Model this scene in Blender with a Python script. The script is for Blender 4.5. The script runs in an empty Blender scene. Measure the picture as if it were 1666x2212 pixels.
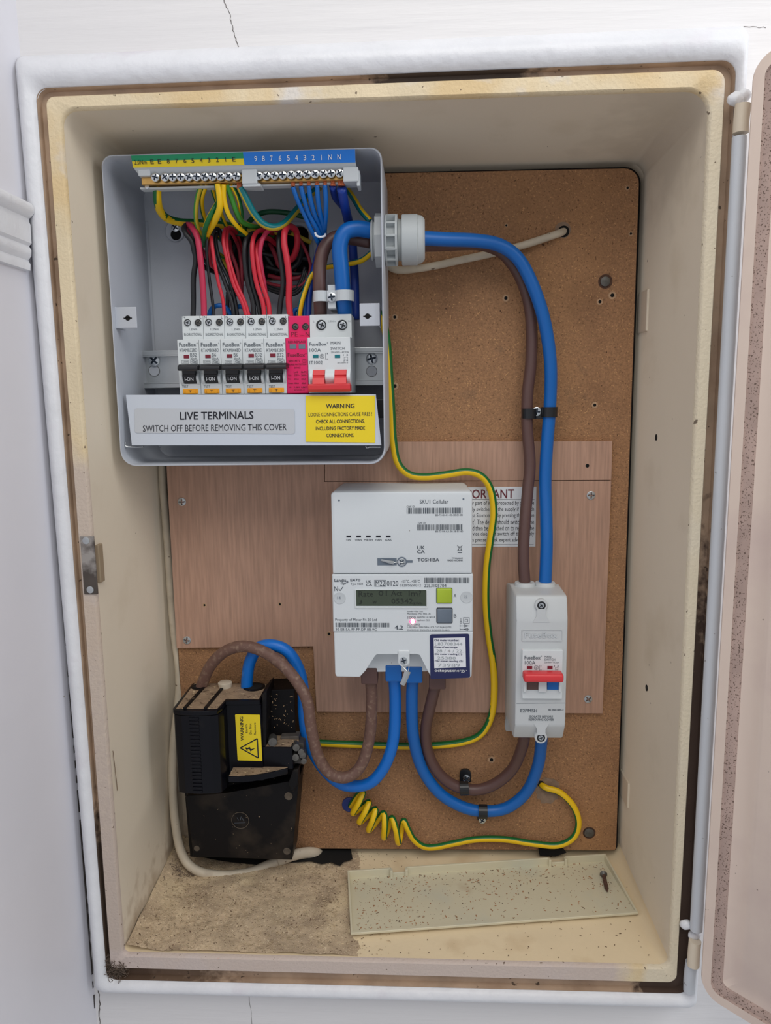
import bpy, bmesh, math, random
from mathutils import Vector, Matrix
random.seed(7)
SC = bpy.context.scene
COL = SC.collection
# ------------------------------------------------------------------ camera
CAM = Vector((0.02932, -0.56026, 0.12913)); PITCH, YAW, ROLL, FOC = 0.15062, 0.04963, -0.01244, 1608.01
_f = Vector((-math.sin(YAW)*math.cos(PITCH), math.cos(YAW)*math.cos(PITCH), -math.sin(PITCH)))
_r0 = Vector((math.cos(YAW), math.sin(YAW), 0)); _u0 = _r0.cross(_f)
_r = math.cos(ROLL)*_r0 + math.sin(ROLL)*_u0; _u = -math.sin(ROLL)*_r0 + math.cos(ROLL)*_u0
cd = bpy.data.cameras.new('camera'); cam = bpy.data.objects.new('camera', cd); COL.objects.link(cam)
m3 = Matrix((_r, _u, -_f)).transposed()
cam.matrix_world = Matrix.Translation(CAM) @ m3.to_4x4()
cd.sensor_fit = 'VERTICAL'; cd.sensor_height = 36.0; cd.lens = FOC*36.0/2212.0; cd.clip_start = 0.01; cd.clip_end = 50
SC.camera = cam
# ------------------------------------------------------------------ light
wd = bpy.data.worlds.new('world'); SC.world = wd; wd.use_nodes = True
wd.node_tree.nodes['Background'].inputs[0].default_value = (0.92, 0.95, 1.0, 1)
wd.node_tree.nodes['Background'].inputs[1].default_value = 0.44
def area(name, loc, target, sx, sy, power, col):
    l = bpy.data.lights.new(name, 'AREA'); l.shape = 'RECTANGLE'; l.size = sx; l.size_y = sy; l.energy = power; l.color = col
    o = bpy.data.objects.new(name, l); COL.objects.link(o); o.location = loc
    o.rotation_euler = (Vector(target)-Vector(loc)).to_track_quat('-Z', 'Y').to_euler(); return o
area('window_light', (1.15, -0.62, 0.50), (0.25, 0.0, 0.15), 0.6, 1.1, 9, (0.90, 0.94, 1.0))
area('overhead_fill', (0.10, -1.25, 1.45), (0.0, 0.0, -0.10), 1.6, 1.2, 19, (1.0, 0.965, 0.90))  # unseen fill lamp added overhead to brighten the cabinet floor
SC.view_settings.view_transform = 'Standard'; SC.view_settings.look = 'None'
SC.view_settings.exposure = 0.0; SC.view_settings.gamma = 1.0; SC.view_settings.use_curve_mapping = False

# ------------------------------------------------------------------ helpers
def W(px, py, y=None, z=None):
    """point of the scene seen at a photograph pixel, on the plane y=const or z=const"""
    d = _f + _r*((px-833)/FOC) - _u*((py-1106)/FOC)
    t = (y-CAM.y)/d.y if y is not None else (z-CAM.z)/d.z
    return CAM + d*t
def X(px, py, y): return W(px, py, y).x
def Z(px, py, y): return W(px, py, y).z
def R4(a, b, c, d, y):
    return X(a, (b+d)/2, y), X(c, (b+d)/2, y), Z((a+c)/2, d, y), Z((a+c)/2, b, y)   # x0,x1,z0,z1
def lin(c):
    return tuple(((v/255)/12.92 if v <= 10.3 else (((v/255)+0.055)/1.055)**2.4) for v in c)
def M(name, col, rough=0.5, metal=0.0, var=0.0, vs=30, bump=0.0, bs=200, specks=None, stain=None, stretch=None, spec=0.5, wear=None):
    m = bpy.data.materials.new(name); m.use_nodes = True; nt = m.node_tree; N = nt.nodes; L = nt.links
    b = N['Principled BSDF']; b.inputs['Roughness'].default_value = rough; b.inputs['Metallic'].default_value = metal
    b.inputs['Specular IOR Level'].default_value = spec
    c = lin(col); b.inputs['Base Color'].default_value = (*c, 1)
    if var or bump or specks or stain or wear:
        tc = N.new('ShaderNodeTexCoord'); vec = tc.outputs['Object']
        if stretch:
            mp = N.new('ShaderNodeMapping'); mp.inputs['Scale'].default_value = stretch; L.new(vec, mp.inputs[0]); svec = mp.outputs[0]
        else: svec = vec
    out = None
    def noise(scale, detail=4, v=None):
        n = N.new('ShaderNodeTexNoise'); n.inputs['Scale'].default_value = scale; n.inputs['Detail'].default_value = detail
        L.new(v or svec, n.inputs['Vector']); return n.outputs['Fac']
    def mixc(fac, a, bcol):
        mx = N.new('ShaderNodeMix'); mx.data_type = 'RGBA'; L.new(fac, mx.inputs['Factor'])
        if a is None: mx.inputs['A'].default_value = (*c, 1)
        else: L.new(a, mx.inputs['A'])
        mx.inputs['B'].default_value = (*bcol, 1); return mx.outputs['Result']
    def ramp(v, lo, hi, amt=1.0):
        mr = N.new('ShaderNodeMapRange'); L.new(v, mr.inputs[0]); mr.inputs[1].default_value = lo; mr.inputs[2].default_value = hi
        mr.inputs[3].default_value = 0; mr.inputs[4].default_value = amt; return mr.outputs[0]
    if var:
        out = mixc(ramp(noise(vs, 6), 0.35, 0.7), None, tuple(x*(1-var) for x in c))
    if stain:
        for s in (stain if isinstance(stain, list) else [stain]):     # (colour, scale, lo, hi, amount)
            out = mixc(ramp(noise(s[1], 8, vec), s[2], s[3], s[4]), out, lin(s[0]))
    for wcol, wscale, wamt, facs in (wear or []):        # patches bound to a place: facs = [(axis, from, to), ...]
        gp_ = N.new('ShaderNodeNewGeometry'); sx = N.new('ShaderNodeSeparateXYZ'); L.new(gp_.outputs['Position'], sx.inputs[0]); prod = None
        for ax_, lo_, hi_ in facs:
            f_ = ramp(sx.outputs[ax_], lo_, hi_)
            if prod is None: prod = f_
            else:
                mm = N.new('ShaderNodeMath'); mm.operation = 'MULTIPLY'; L.new(prod, mm.inputs[0]); L.new(f_, mm.inputs[1]); prod = mm.outputs[0]
        ad = N.new('ShaderNodeMath'); ad.operation = 'ADD'; L.new(prod, ad.inputs[0]); L.new(noise(wscale, 8, vec), ad.inputs[1])
        out = mixc(ramp(ad.outputs[0], 0.95, 1.25, wamt), out, lin(wcol))
    if specks:
        for s in (specks if isinstance(specks, list) else [specks]):  # (colour, scale, threshold)
            out = mixc(ramp(noise(s[1], 2, vec), s[2], s[2]+0.03, 0.85), out, lin(s[0]))
    if out: L.new(out, b.inputs['Base Color'])
    if bump:
        bp = N.new('ShaderNodeBump'); bp.inputs['Strength'].default_value = bump; bp.inputs['Distance'].default_value = 0.001
        L.new(noise(bs, 5), bp.inputs['Height']); L.new(bp.outputs[0], b.inputs['Normal'])
    return m
def emis(name, col, e):
    m = M(name, col); b = m.node_tree.nodes['Principled BSDF']
    b.inputs['Emission Color'].default_value = (*lin(col), 1); b.inputs['Emission Strength'].default_value = e; return m

ROOT = {}
def loc_of(p): return ROOT.get(p.name, Vector((0, 0, 0))) if p else Vector((0, 0, 0))
def tag(o, label=None, cat=None, group=None, kind=None):
    if label: o['label'] = label
    if cat: o['category'] = cat
    if group: o['group'] = group
    if kind: o['kind'] = kind
    return o
def thing(name, label, cat, loc, group=None):
    o = bpy.data.objects.new(name, None); COL.objects.link(o); o.empty_display_size = 0.01; o.location = loc
    ROOT[o.name] = Vector(loc); return tag(o, label, cat, group)
def link(name, me, mats, parent=None, origin=None):
    """me holds scene coordinates; the object's origin is its thing's base"""
    L0 = loc_of(parent) if parent else (Vector(origin) if origin is not None else Vector((0, 0, 0)))
    me.transform(Matrix.Translation(-L0))
    if not isinstance(mats, (list, tuple)): mats = [mats]
    for m in mats: me.materials.append(m)
    o = bpy.data.objects.new(name, me); COL.objects.link(o)
    if parent: o.parent = parent
    else: o.location = L0
    ROOT[o.name] = L0
    return o
def obj(name, bm, mats, parent=None, smooth=False, origin=None):
    bmesh.ops.recalc_face_normals(bm, faces=bm.faces)
    me = bpy.data.meshes.new(name); bm.to_mesh(me); bm.free()
    if smooth:
        for p in me.polygons: p.use_smooth = True
        if smooth != 'all': me.set_sharp_from_angle(angle=math.radians(38))
    if origin == 'auto':
        vs = [v.co for v in me.vertices]
        origin = [(min(v[i] for v in vs)+max(v[i] for v in vs))/2 for i in (0, 1)]+[min(v[2] for v in vs)]
    return link(name, me, mats, parent, origin)
def place(name, me, loc, parent, rot=(0, 0, 0), mats=None):
    """a shared local mesh placed at a scene position under a parent"""
    o = bpy.data.objects.new(name, me); COL.objects.link(o); L0 = loc_of(parent)
    o.parent = parent; o.location = Vector(loc)-L0; o.rotation_euler = rot; ROOT[o.name] = Vector(loc); return o
def NB(): return bmesh.new()
def box(bm, x0, x1, y0, y1, z0, z1, b=0.0, seg=2, mi=0):
    r = bmesh.ops.create_cube(bm, size=1.0); vs = r['verts']
    for v in vs: v.co = Vector(((x0+x1)/2+v.co.x*(x1-x0), (y0+y1)/2+v.co.y*(y1-y0), (z0+z1)/2+v.co.z*(z1-z0)))
    fs = {f for v in vs for f in v.link_faces}
    for f in fs: f.material_index = mi
    if b:
        es = list({e for v in vs for e in v.link_edges})
        bmesh.ops.bevel(bm, geom=es, offset=b, segments=seg, affect='EDGES', profile=0.5, clamp_overlap=True)
    return bm
def pb(bm, a, b_, c, d, y0, y1, bev=0.0, mi=0):
    x0, x1, z0, z1 = R4(a, b_, c, d, y0); return box(bm, x0, x1, y0, y1, z0, z1, bev, mi=mi)
def prism(bm, pts, f, a, b, bev=0.0):
    """extrude the 2D outline pts from a to b; f(u,v,w) gives the scene point"""
    lo = [bm.verts.new(f(u, v, a)) for u, v in pts]; hi = [bm.verts.new(f(u, v, b)) for u, v in pts]; n = len(pts)
    fs = [bm.faces.new(lo), bm.faces.new(hi[::-1])]
    for i in range(n): fs.append(bm.faces.new((lo[i], lo[(i+1) % n], hi[(i+1) % n], hi[i])))
    if bev:
        es = list({e for q in fs for e in q.edges})
        bmesh.ops.bevel(bm, geom=es, offset=bev, segments=2, affect='EDGES', profile=0.5, clamp_overlap=True)
    return bm
FXZ = lambda u, v, w: Vector((u, w, v))
FYZ = lambda u, v, w: Vector((w, u, v))
FXY = lambda u, v, w: Vector((u, v, w))
def ppoly(bm, pix, y0, y1, bev=0.0):
    return prism(bm, [(X(a, b, y0), Z(a, b, y0)) for a, b in pix], FXZ, y0, y1, bev)
def rloop(cs, rs, n=6):
    """rounded outline through four corners (TL,TR,BR,BL), radii rs"""
    out = []
    if not isinstance(rs, (list, tuple)): rs = [rs]*4
    for i in range(4):
        p = Vector(cs[i]); a = Vector(cs[i-1])-p; b = Vector(cs[(i+1) % 4])-p; a.normalize(); b.normalize()
        r = max(rs[i], 1e-5); A = p+a*r; B = p+b*r
        for k in range(n+1):
            t = k/n; th = t*math.pi/2
            out.append(p + a*r*(1-math.sin(th)) + b*r*(1-math.cos(th)))
    return [(q.x, q.y) for q in out]
def loft(bm, loops, cap0=False, cap1=False, mis=None):
    """loops: lists of scene points of equal count"""
    vs = [[bm.verts.new(p) for p in l] for l in loops]; n = len(vs[0])
    for j in range(len(vs)-1):
        for i in range(n):
            f = bm.faces.new((vs[j][i], vs[j][(i+1) % n], vs[j+1][(i+1) % n], vs[j+1][i]))
            if mis: f.material_index = mis[j]
    if cap0:
        f = bm.faces.new(vs[0][::-1]);  f.material_index = mis[0] if mis else 0
    if cap1:
        f = bm.faces.new(vs[-1]); f.material_index = mis[-1] if mis else 0
    return bm
def ring(cs, r, y, n=6): return [Vector((u, y, v)) for u, v in rloop(cs, r, n)]
def pcs(pix, y): return [(X(a, b, y), Z(a, b, y)) for a, b in pix]
def inset(cs, d):
    (a, b), (c, e), (f, g), (h, i) = cs
    return [(a+d, b-d), (c-d, e-d), (f-d, g+d), (h+d, i+d)]
def rect(x0, x1, z0, z1): return [(x0, z1), (x1, z1), (x1, z0), (x0, z0)]
def rbox(bm, x0, x1, z0, z1, y0, y1, r, bev=0.0006):
    """box with rounded outline facing the room at y0"""
    c = rect(x0, x1, z0, z1)
    return loft(bm, [ring(c, r, y1), ring(c, r, y0+bev), ring(inset(c, bev*0.3), r, y0+bev*0.3), ring(inset(c, bev), max(r-bev, 1e-4), y0)], True, True)
def disc(bm, c, r, axis, h, n=24, bev=0.0, r2=None):
    """cylinder from c along axis by h"""
    ax = Vector(axis).normalized(); u = ax.orthogonal().normalized(); v = ax.cross(u); c = Vector(c); r2 = r if r2 is None else r2
    prof = [(0, r), (h-bev, r2), (h, r2-bev)] if bev else [(0, r), (h, r2)]
    loops = [[c+ax*t+(u*math.cos(2*math.pi*i/n)+v*math.sin(2*math.pi*i/n))*q for i in range(n)] for t, q in prof]
    return loft(bm, loops, True, True)
def lathe(bm, c, axis, prof, n=24, cap=True, ph=0.0):
    ax = Vector(axis).normalized(); u = ax.orthogonal().normalized(); v = ax.cross(u); c = Vector(c)
    loops = [[c+ax*t+(u*math.cos(2*math.pi*i/n+ph)+v*math.sin(2*math.pi*i/n+ph))*q for i in range(n)] for t, q in prof]
    return loft(bm, loops, cap, cap)
def cr(pts, k=7):
    P = [Vector(p) for p in pts]; P = [P[0]*2-P[1]]+P+[P[-1]*2-P[-2]]; out = []
    for i in range(1, len(P)-2):
        a, b, c, d = P[i-1:i+3]
        for j in range(k):
            t = j/k; out.append(0.5*((2*b)+(c-a)*t+(2*a-5*b+4*c-d)*t*t+(3*b-3*c+d-a)*t**3))
    out.append(P[-2]); return out
def tube_bm(bm, pts, r, n=12, k=7, stripe=None, flat=1.0, radii=None):
    """swept tube; stripe=(phase, turns): half of the girth takes material 1"""
    C_ = cr(pts, k); nrm = None; loops = []
    for i, p in enumerate(C_):
        t = (C_[min(i+1, len(C_)-1)]-C_[max(i-1, 0)]).normalized()
        if nrm is None:
            nrm = Vector((0, -1, 0)); nrm = nrm-t*nrm.dot(t)
            if nrm.length < 0.1: nrm = t.orthogonal()
        if stripe and abs(t.y) < .93: nrm = Vector((0, -1, 0))
        nrm = (nrm-t*nrm.dot(t)).normalized(); bi = t.cross(nrm)
        rr = r if radii is None else r*radii(i/(len(C_)-1))
        loops.append([p+(nrm*math.cos(2*math.pi*j/n)*flat+bi*math.sin(2*math.pi*j/n))*rr for j in range(n)])
    vs = [[bm.verts.new(q) for q in l] for l in loops]
    for i in range(len(vs)-1):
        off = int(round((stripe[1](i/len(vs)) if callable(stripe[1]) else stripe[0]+stripe[1]*i/len(vs))*n)) if stripe else 0
        for j in range(n):
            f = bm.faces.new((vs[i][j], vs[i][(j+1) % n], vs[i+1][(j+1) % n], vs[i+1][j]))
            if stripe and ((j-off) % n) < n*(stripe[2] if len(stripe) > 2 else 0.5): f.material_index = 1
    bm.faces.new(vs[0][::-1]); bm.faces.new(vs[-1]); return bm
def pixpath(p): return [W(a, b, c) for a, b, c in p]
def cable(name, path, r, mats, label, cat='cable', group=None, stripe=None, parent=None, n=14, k=7, flat=1.0, world=False, radii=None):
    bm = NB(); pts = path if world else pixpath(path)
    tube_bm(bm, pts, r, n, k, stripe, flat, radii)
    o = obj(name, bm, mats, parent, smooth='all', origin=None if parent else Vector(pts[0]))
    if parent is None: tag(o, label, cat, group)
    return o
# ---- text
_tc = {}
def text_mesh(s, bold=False):
    k = (s, bold)
    if k in _tc: return _tc[k]
    cu = bpy.data.curves.new('t', 'FONT'); cu.body = s; cu.resolution_u = 2; cu.offset = 0.0
    o = bpy.data.objects.new('t', cu); COL.objects.link(o); bpy.context.view_layer.update()
    me = bpy.data.meshes.new_from_object(o.evaluated_get(bpy.context.evaluated_depsgraph_get()))
    v = [tuple(x.co[:2]) for x in me.vertices]; f = [tuple(p.vertices) for p in me.polygons]
    bpy.data.objects.remove(o); bpy.data.curves.remove(cu); bpy.data.meshes.remove(me)
    if bold:
        n0 = len(v); sh = [(0, 0), (.035, 0), (0.018, 0.012), (0.018, -0.012)]; v0, f0 = v, f
        v = [(a+dx, b+dy) for dx, dy in sh for a, b in v0]; f = [tuple(i+n0*k for i in q) for k in range(4) for q in f0]
    xs = [a for a, b in v] or [0]; ys = [b for a, b in v] or [0]
    x0, x1, y0, y1 = min(xs), max(xs), min(ys), max(ys)
    _tc[k] = ([((a-x0)/max(x1-x0, 1e-6), (b-y0)/max(y1-y0, 1e-6)) for a, b in v], f); return _tc[k]
def prints(name, parent, y, mat, items, fy=None, label=None):
    """flat printing on the plane y (or y=fy(x,z)); item: (text|'#shape', px0,py0,px1,py1[,opt])"""
    V = []; F = []
    def add(pts, fs, dup=1):
        n = len(V); m_ = max(1, len(pts)//dup); V.extend([(p[0], p[1], (i//m_)*1.2e-5) for i, p in enumerate(pts)]); F.extend([tuple(i+n for i in f) for f in fs])
    for it in items:
        s, a, b, c, d = it[:5]; opt = it[5] if len(it) > 5 else None
        x0, x1, z0, z1 = R4(a, b, c, d, y); w = x1-x0; h = z1-z0
        if s == '#fill': add([(x0, z0), (x1, z0), (x1, z1), (x0, z1)], [(0, 1, 2, 3)])
        elif s == '#box':
            t = opt or 0.0003
            add([(x0, z0), (x1, z0), (x1, z1), (x0, z1), (x0+t, z0+t), (x1-t, z0+t), (x1-t, z1-t), (x0+t, z1-t)], [(0, 1, 5, 4), (1, 2, 6, 5), (2, 3, 7, 6), (3, 0, 4, 7)])
        elif s == '#ring':
            t = opt or 0.0003; n = 24; cx, cz = (x0+x1)/2, (z0+z1)/2
            add([(cx+q*math.cos(6.2832*i/n), cz+q*math.sin(6.2832*i/n)) for q in (w/2, w/2-t) for i in range(n)], [(i, (i+1) % n, n+(i+1) % n, n+i) for i in range(n)])
        elif s == '#bars':
            rr = random.Random(int(a*7+b)); n = 120; i = 0; segs = []
            while i < n:
                k_ = rr.choice((1, 1, 2)); segs.append((i, min(k_, n-i))); i += k_+rr.choice((1, 1, 1, 2))
            for i, k_ in segs: add([(x0+w*i/n, z0), (x0+w*(i+k_)/n, z0), (x0+w*(i+k_)/n, z1), (x0+w*i/n, z1)], [(0, 1, 2, 3)])
        elif s == '#line':
            A = (X(a, b, y), Z(a, b, y)); B = (X(c, d, y), Z(c, d, y)); t = (opt or 0.0003)/2
            dx, dz = B[0]-A[0], B[1]-A[1]; l = math.hypot(dx, dz) or 1; nx, nz = -dz/l*t, dx/l*t
            add([(A[0]+nx, A[1]+nz), (A[0]-nx, A[1]-nz), (B[0]-nx, B[1]-nz), (B[0]+nx, B[1]+nz)], [(0, 1, 2, 3)])
        elif s == '#poly':
            add([(X(p, q, y), Z(p, q, y)) for p, q in opt], [tuple(range(len(opt)))])
        else:
            v, f = text_mesh(s, opt == 'b')
            if opt == 'r' or opt == 'rb':     # reads bottom to top
                v, f = text_mesh(s, opt == 'rb'); add([(x0+(1-q)*w, z0+p*h) for p, q in v], f, 4 if 'b' in opt else 1)
            else: add([(x0+p*w, z0+q*h) for p, q in v], f, 4 if opt == 'b' else 1)
    me = bpy.data.meshes.new(name)
    me.from_pydata([(a, (fy(a, b) if fy else y)-dd_, b) for a, b, dd_ in V], [], F); me.update()
    o = link(name, me, mat, parent)
    if label: o['label'] = label
    return o
# ---- screws
_sc = {}
def screw_mesh(r, mat, kind='cross', dome=0.24):
    k = (round(r, 5), mat.name, kind)
    if k in _sc: return _sc[k]
    bm = NB(); n = 32; rad = [0.0, 0.16, 0.30, 0.46, 0.58, 0.61, 0.8, 0.93, 1.0]; h = r*dome
    def yy(q): return -h*math.sqrt(max(0, 1-0.8*q*q))
    ring_ = []; low = set()
    for q in rad[1:]:
        row = []
        for i in range(n):
            a = 2*math.pi*(i+0.5)/n; am = (math.degrees(a)+45) % 90-45
            lim = 40 if q < 0.2 else 22 if q < 0.5 else 15
            dep = kind == 'cross' and q < 0.65 and abs(am) < lim
            row.append(bm.verts.new((q*r*math.cos(a), yy(q)+(r*0.33 if dep else 0), q*r*math.sin(a))))
            if dep: low.add(row[-1])
        ring_.append(row)
    c = bm.verts.new((0, yy(0)+(r*0.36 if kind == 'cross' else 0), 0))
    for i in range(n): bm.faces.new((c, ring_[0][i], ring_[0][(i+1) % n]))
    for j in range(len(ring_)-1):
        for i in range(n): bm.faces.new((ring_[j][i], ring_[j+1][i], ring_[j+1][(i+1) % n], ring_[j][(i+1) % n]))
    base = [bm.verts.new((r*math.cos(2*math.pi*(i+0.5)/n), 0.3*r, r*math.sin(2*math.pi*(i+0.5)/n))) for i in range(n)]
    for i in range(n): bm.faces.new((ring_[-1][i], base[i], base[(i+1) % n], ring_[-1][(i+1) % n]))
    for f in bm.faces:
        if low and sum(v in low for v in f.verts) >= 2: f.material_index = 1
    bmesh.ops.recalc_face_normals(bm, faces=bm.faces)
    me = bpy.data.meshes.new('screw'); bm.to_mesh(me); bm.free(); me.materials.append(mat); me.materials.append(m_recess); _sc[k] = me; return me
def screw(px, py, y, rpx, mat, parent, name='screw', kind='cross', rot=None):
    p = W(px, py, y); r = rpx*(y-CAM.y)/FOC
    return place(name, screw_mesh(round(r, 4), mat, kind), p, parent, (0, random.uniform(0, 1.5) if rot is None else rot, 0))
def hole(name, px, py, y, rpx, mat, parent, rim=None):
    """a drilled hole: dark shaft set into the face with a slightly raised torn rim"""
    p = W(px, py, y); r = rpx*(y-CAM.y)/FOC; bm = NB()
    lathe(bm, p+Vector((0, -0.0003, 0)), (0, -1, 0), [(0.0, r*0.8), (0.0001, r*0.8)], 14)
    n0 = len(bm.faces); lathe(bm, p, (0, -1, 0), [(0.0, r*1.6), (0.0002, r*1.1)], 11)
    bm.faces.ensure_lookup_table()
    for f in bm.faces[n0:]: f.material_index = 1
    o = obj(name, bm, [mat, m_torn], parent)
    return o

# ------------------------------------------------------------------ materials
m_wall = M('white_wall_paint', (226, 224, 224), 0.45, var=0.05, vs=8, bump=0.9, bs=60, stretch=(0.14, 1, 1.8), specks=[((150, 140, 130), 130, 0.80)])
m_wall_l = M('white_gloss_paint', (224, 223, 229), 0.4, var=0.04, vs=6, bump=0.4, bs=45, specks=[((165, 155, 145), 90, 0.78)])
m_flange = M('white_frame_paint', (224, 225, 229), 0.38, var=0.07, vs=30, bump=0.9, bs=110, stain=[((205, 195, 205), 25, 0.6, 0.75, 0.5)])
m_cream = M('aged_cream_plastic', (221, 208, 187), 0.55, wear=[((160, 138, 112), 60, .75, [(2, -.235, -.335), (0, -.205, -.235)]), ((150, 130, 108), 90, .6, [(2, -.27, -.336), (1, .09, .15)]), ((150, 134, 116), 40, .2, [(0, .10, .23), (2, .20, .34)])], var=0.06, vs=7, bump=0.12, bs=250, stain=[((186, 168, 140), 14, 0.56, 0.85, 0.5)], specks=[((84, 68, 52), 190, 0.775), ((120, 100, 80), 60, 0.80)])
m_rim = M('yellowed_rim_plastic', (224, 206, 172), 0.6, wear=[((150, 132, 120), 160, .55, [(0, -.195, -.215), (2, .14, -.34)]), ((192, 176, 166), 30, .8, [(0, -.195, -.215), (2, .17, .02)]), ((196, 180, 172), 30, .9, [(2, -.325, -.338), (0, .24, .16)]), ((218, 206, 182), 20, .9, [(0, .20, .22), (2, .345, .32)])], var=0.10, vs=25, bump=0.6, bs=400, stain=[((214, 184, 132), 12, 0.50, 0.62, 0.7), ((214, 212, 212), 16, 0.60, 0.68, 0.7)], specks=[((92, 72, 54), 300, 0.70), ((80, 60, 45), 120, 0.74)])
m_rimgrey = M('grubby_rim_paint', (188, 172, 160), 0.7, var=0.2, vs=60, bump=0.6, bs=300, stain=[((128, 106, 92), 40, 0.48, 0.72, 0.7)], specks=[((80, 64, 54), 240, 0.66)])
m_groove = M('brown_groove_paint', (192, 166, 142), 0.7, wear=[((70, 52, 44), 150, .95, [(0, .19, .215), (2, .16, -.12)]), ((66, 52, 44), 130, .9, [(0, -.19, -.215), (2, -.12, -.28)]), ((60, 48, 42), 110, .9, [(2, .335, .345), (0, -.04, .02), (0, .14, .09)]), ((88, 66, 50), 140, .8, [(2, -.33, -.345), (0, -.05, -.21)])], var=0.3, vs=30, bump=0.4, bs=200, stain=[((140, 112, 90), 22, 0.5, 0.75, 0.7)], specks=[((62, 48, 38), 170, 0.70)])
m_groove_d = M('mouldy_groove', (156, 132, 114), 0.85, var=0.4, vs=60, bump=0.8, bs=400, stain=[((64, 46, 38), 45, 0.40, 0.58, 0.9)], specks=[((36, 26, 22), 300, 0.56)])
m_door = M('pinkish_door_plastic', (226, 207, 193), 0.5, var=0.06, vs=8, bump=0.2, bs=120, stretch=(1, 1, 0.2), stain=[((196, 172, 168), 9, 0.5, 0.7, 0.6)], specks=[((100, 80, 66), 150, 0.76)])
m_doordirt = M('door_seal_dirt', (182, 158, 148), 0.8, var=0.2, vs=60, specks=[((84, 64, 54), 800, 0.60)])
m_rod = M('grey_painted_metal', (196, 200, 206), 0.35, var=0.08, vs=40, bump=0.3, bs=120, stretch=(1, 1, 0.3), specks=[((140, 138, 140), 160, 0.72)])
m_chip = M('hardboard_brown', (176, 131, 93), 0.8, var=0.34, vs=520, bump=0.9, bs=900, stain=[((112, 78, 54), 16, 0.52, 0.78, 0.55), ((186, 138, 90), 9, 0.5, 0.75, 0.5), ((90, 78, 66), 40, 0.66, 0.8, 0.4)], specks=[((70, 40, 24), 240, 0.715), ((208, 160, 110), 620, 0.66), ((112, 78, 52), 560, 0.66)])
m_edge = M('dark_board_edge', (60, 40, 28), 0.9)
m_ply = M('plywood_face', (190, 151, 129), 0.6, var=0.26, vs=420, bump=0.35, bs=500, stretch=(1.0, 1, 0.06), stain=[((170, 130, 108), 9, 0.5, 0.75, 0.45)])
m_plyedge = M('plywood_edge', (200, 156, 116), 0.8, var=0.3, vs=200)
m_steel = M('grey_powder_coat', (182, 187, 196), 0.38, bump=0.08, bs=900)
m_zinc = M('zinc_plate', (196, 200, 202), 0.32, 0.85, var=0.1, vs=60)
m_screw = M('bright_zinc_screw', (205, 210, 214), 0.22, 0.95)
m_recess = M('screw_recess_shade', (74, 84, 98), 0.45, 0.5)
m_dkscrew = M('dull_screw', (110, 108, 104), 0.5, 0.7, var=0.3, vs=300)
m_brass = M('brass', (206, 164, 96), 0.3, 0.85, var=0.1, vs=200)
m_copper = M('bare_copper_strands', (206, 120, 84), 0.4, 0.7, bump=0.6, bs=1500)
m_white = M('white_plastic', (214, 220, 222), 0.4)
m_whiteg = M('pale_grey_plastic', (196, 202, 206), 0.42)
m_meter = M('meter_white_plastic', (214, 220, 224), 0.42, bump=0.06, bs=900, specks=[((120, 110, 100), 170, 0.80)])
m_iso = M('isolator_grey_plastic', (198, 202, 204), 0.42)
m_nylon = M('grey_nylon', (180, 186, 188), 0.5)
m_black = M('black_plastic', (26, 28, 32), 0.35)
m_fuse = M('glossy_black_bakelite', (10, 11, 18), 0.28, spec=0.22, stain=[((82, 74, 66), 26, 0.62, 0.9, 0.3)], specks=[((150, 130, 110), 210, 0.77)])
m_fuse_d = M('dusty_black_bakelite', (16, 15, 17), 0.5, spec=0.2, stain=[((92, 80, 66), 26, 0.54, 0.85, 0.5)], specks=[((140, 122, 100), 300, 0.72)])
m_dust = M('sandy_dust', (160, 136, 110), 0.95, var=0.35, vs=120, bump=1.0, bs=500, specks=[((92, 72, 54), 260, 0.63), ((206, 184, 148), 200, 0.66)])
m_floor = M('yellowed_floor_plastic', (230, 210, 174), 0.55, var=0.08, vs=12, bump=0.15, bs=250, stain=[((186, 154, 112), 20, 0.58, 0.8, 0.6)], specks=[((110, 84, 60), 170, 0.735), ((96, 72, 54), 60, 0.79)])
m_dustfloor = M('dust_and_cobweb', (214, 190, 158), 0.95, var=0.2, vs=300, bump=0.7, bs=1100, stain=[((150, 128, 106), 34, 0.46, 0.72, 0.75), ((228, 206, 168), 24, 0.52, 0.70, 0.75), ((168, 150, 128), 9, 0.5, 0.7, 0.5)], specks=[((104, 84, 66), 620, 0.64), ((236, 218, 184), 760, 0.64)])
m_dusk = M('dim_dust', (96, 86, 74), 1.0, var=.4, vs=200)
m_fluff = M('grey_fluff', (112, 96, 84), 1.0, var=0.4, vs=200, bump=1.0, bs=900)
m_chipwood = M('wood_chips', (196, 164, 126), 0.9, var=0.4, vs=90)
m_chippale = M('pale_chips', (206, 184, 150), 0.9, var=0.5, vs=160)
m_chipred = M('reddish_chips', (176, 126, 86), 0.9, var=0.4, vs=90)
m_chipdark = M('dark_debris', (112, 86, 64), 0.9, var=0.5, vs=90)
m_blue = M('blue_pvc', (0, 98, 180), 0.38)
m_blued = M('dark_blue_pvc', (20, 58, 150), 0.4)
m_brown = M('brown_pvc', (92, 66, 62), 0.42)
m_brownd = M('dusty_brown_pvc', (108, 80, 70), 0.6, stain=[((160, 136, 116), 260, 0.52, 0.75, 0.6)])
m_bluedu = M('scuffed_blue_pvc', (4, 110, 204), 0.4, stain=[((110, 160, 220), 60, 0.66, 0.8, 0.5)])
m_red = M('red_pvc', (206, 44, 62), 0.42)
m_pink = M('faded_red_pvc', (196, 50, 84), 0.45)
m_dkred = M('deep_red_pvc', (150, 38, 56), 0.5)
m_wblack = M('black_pvc', (32, 34, 38), 0.42)
m_yel = M('yellow_pvc', (240, 196, 16), 0.4)
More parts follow.
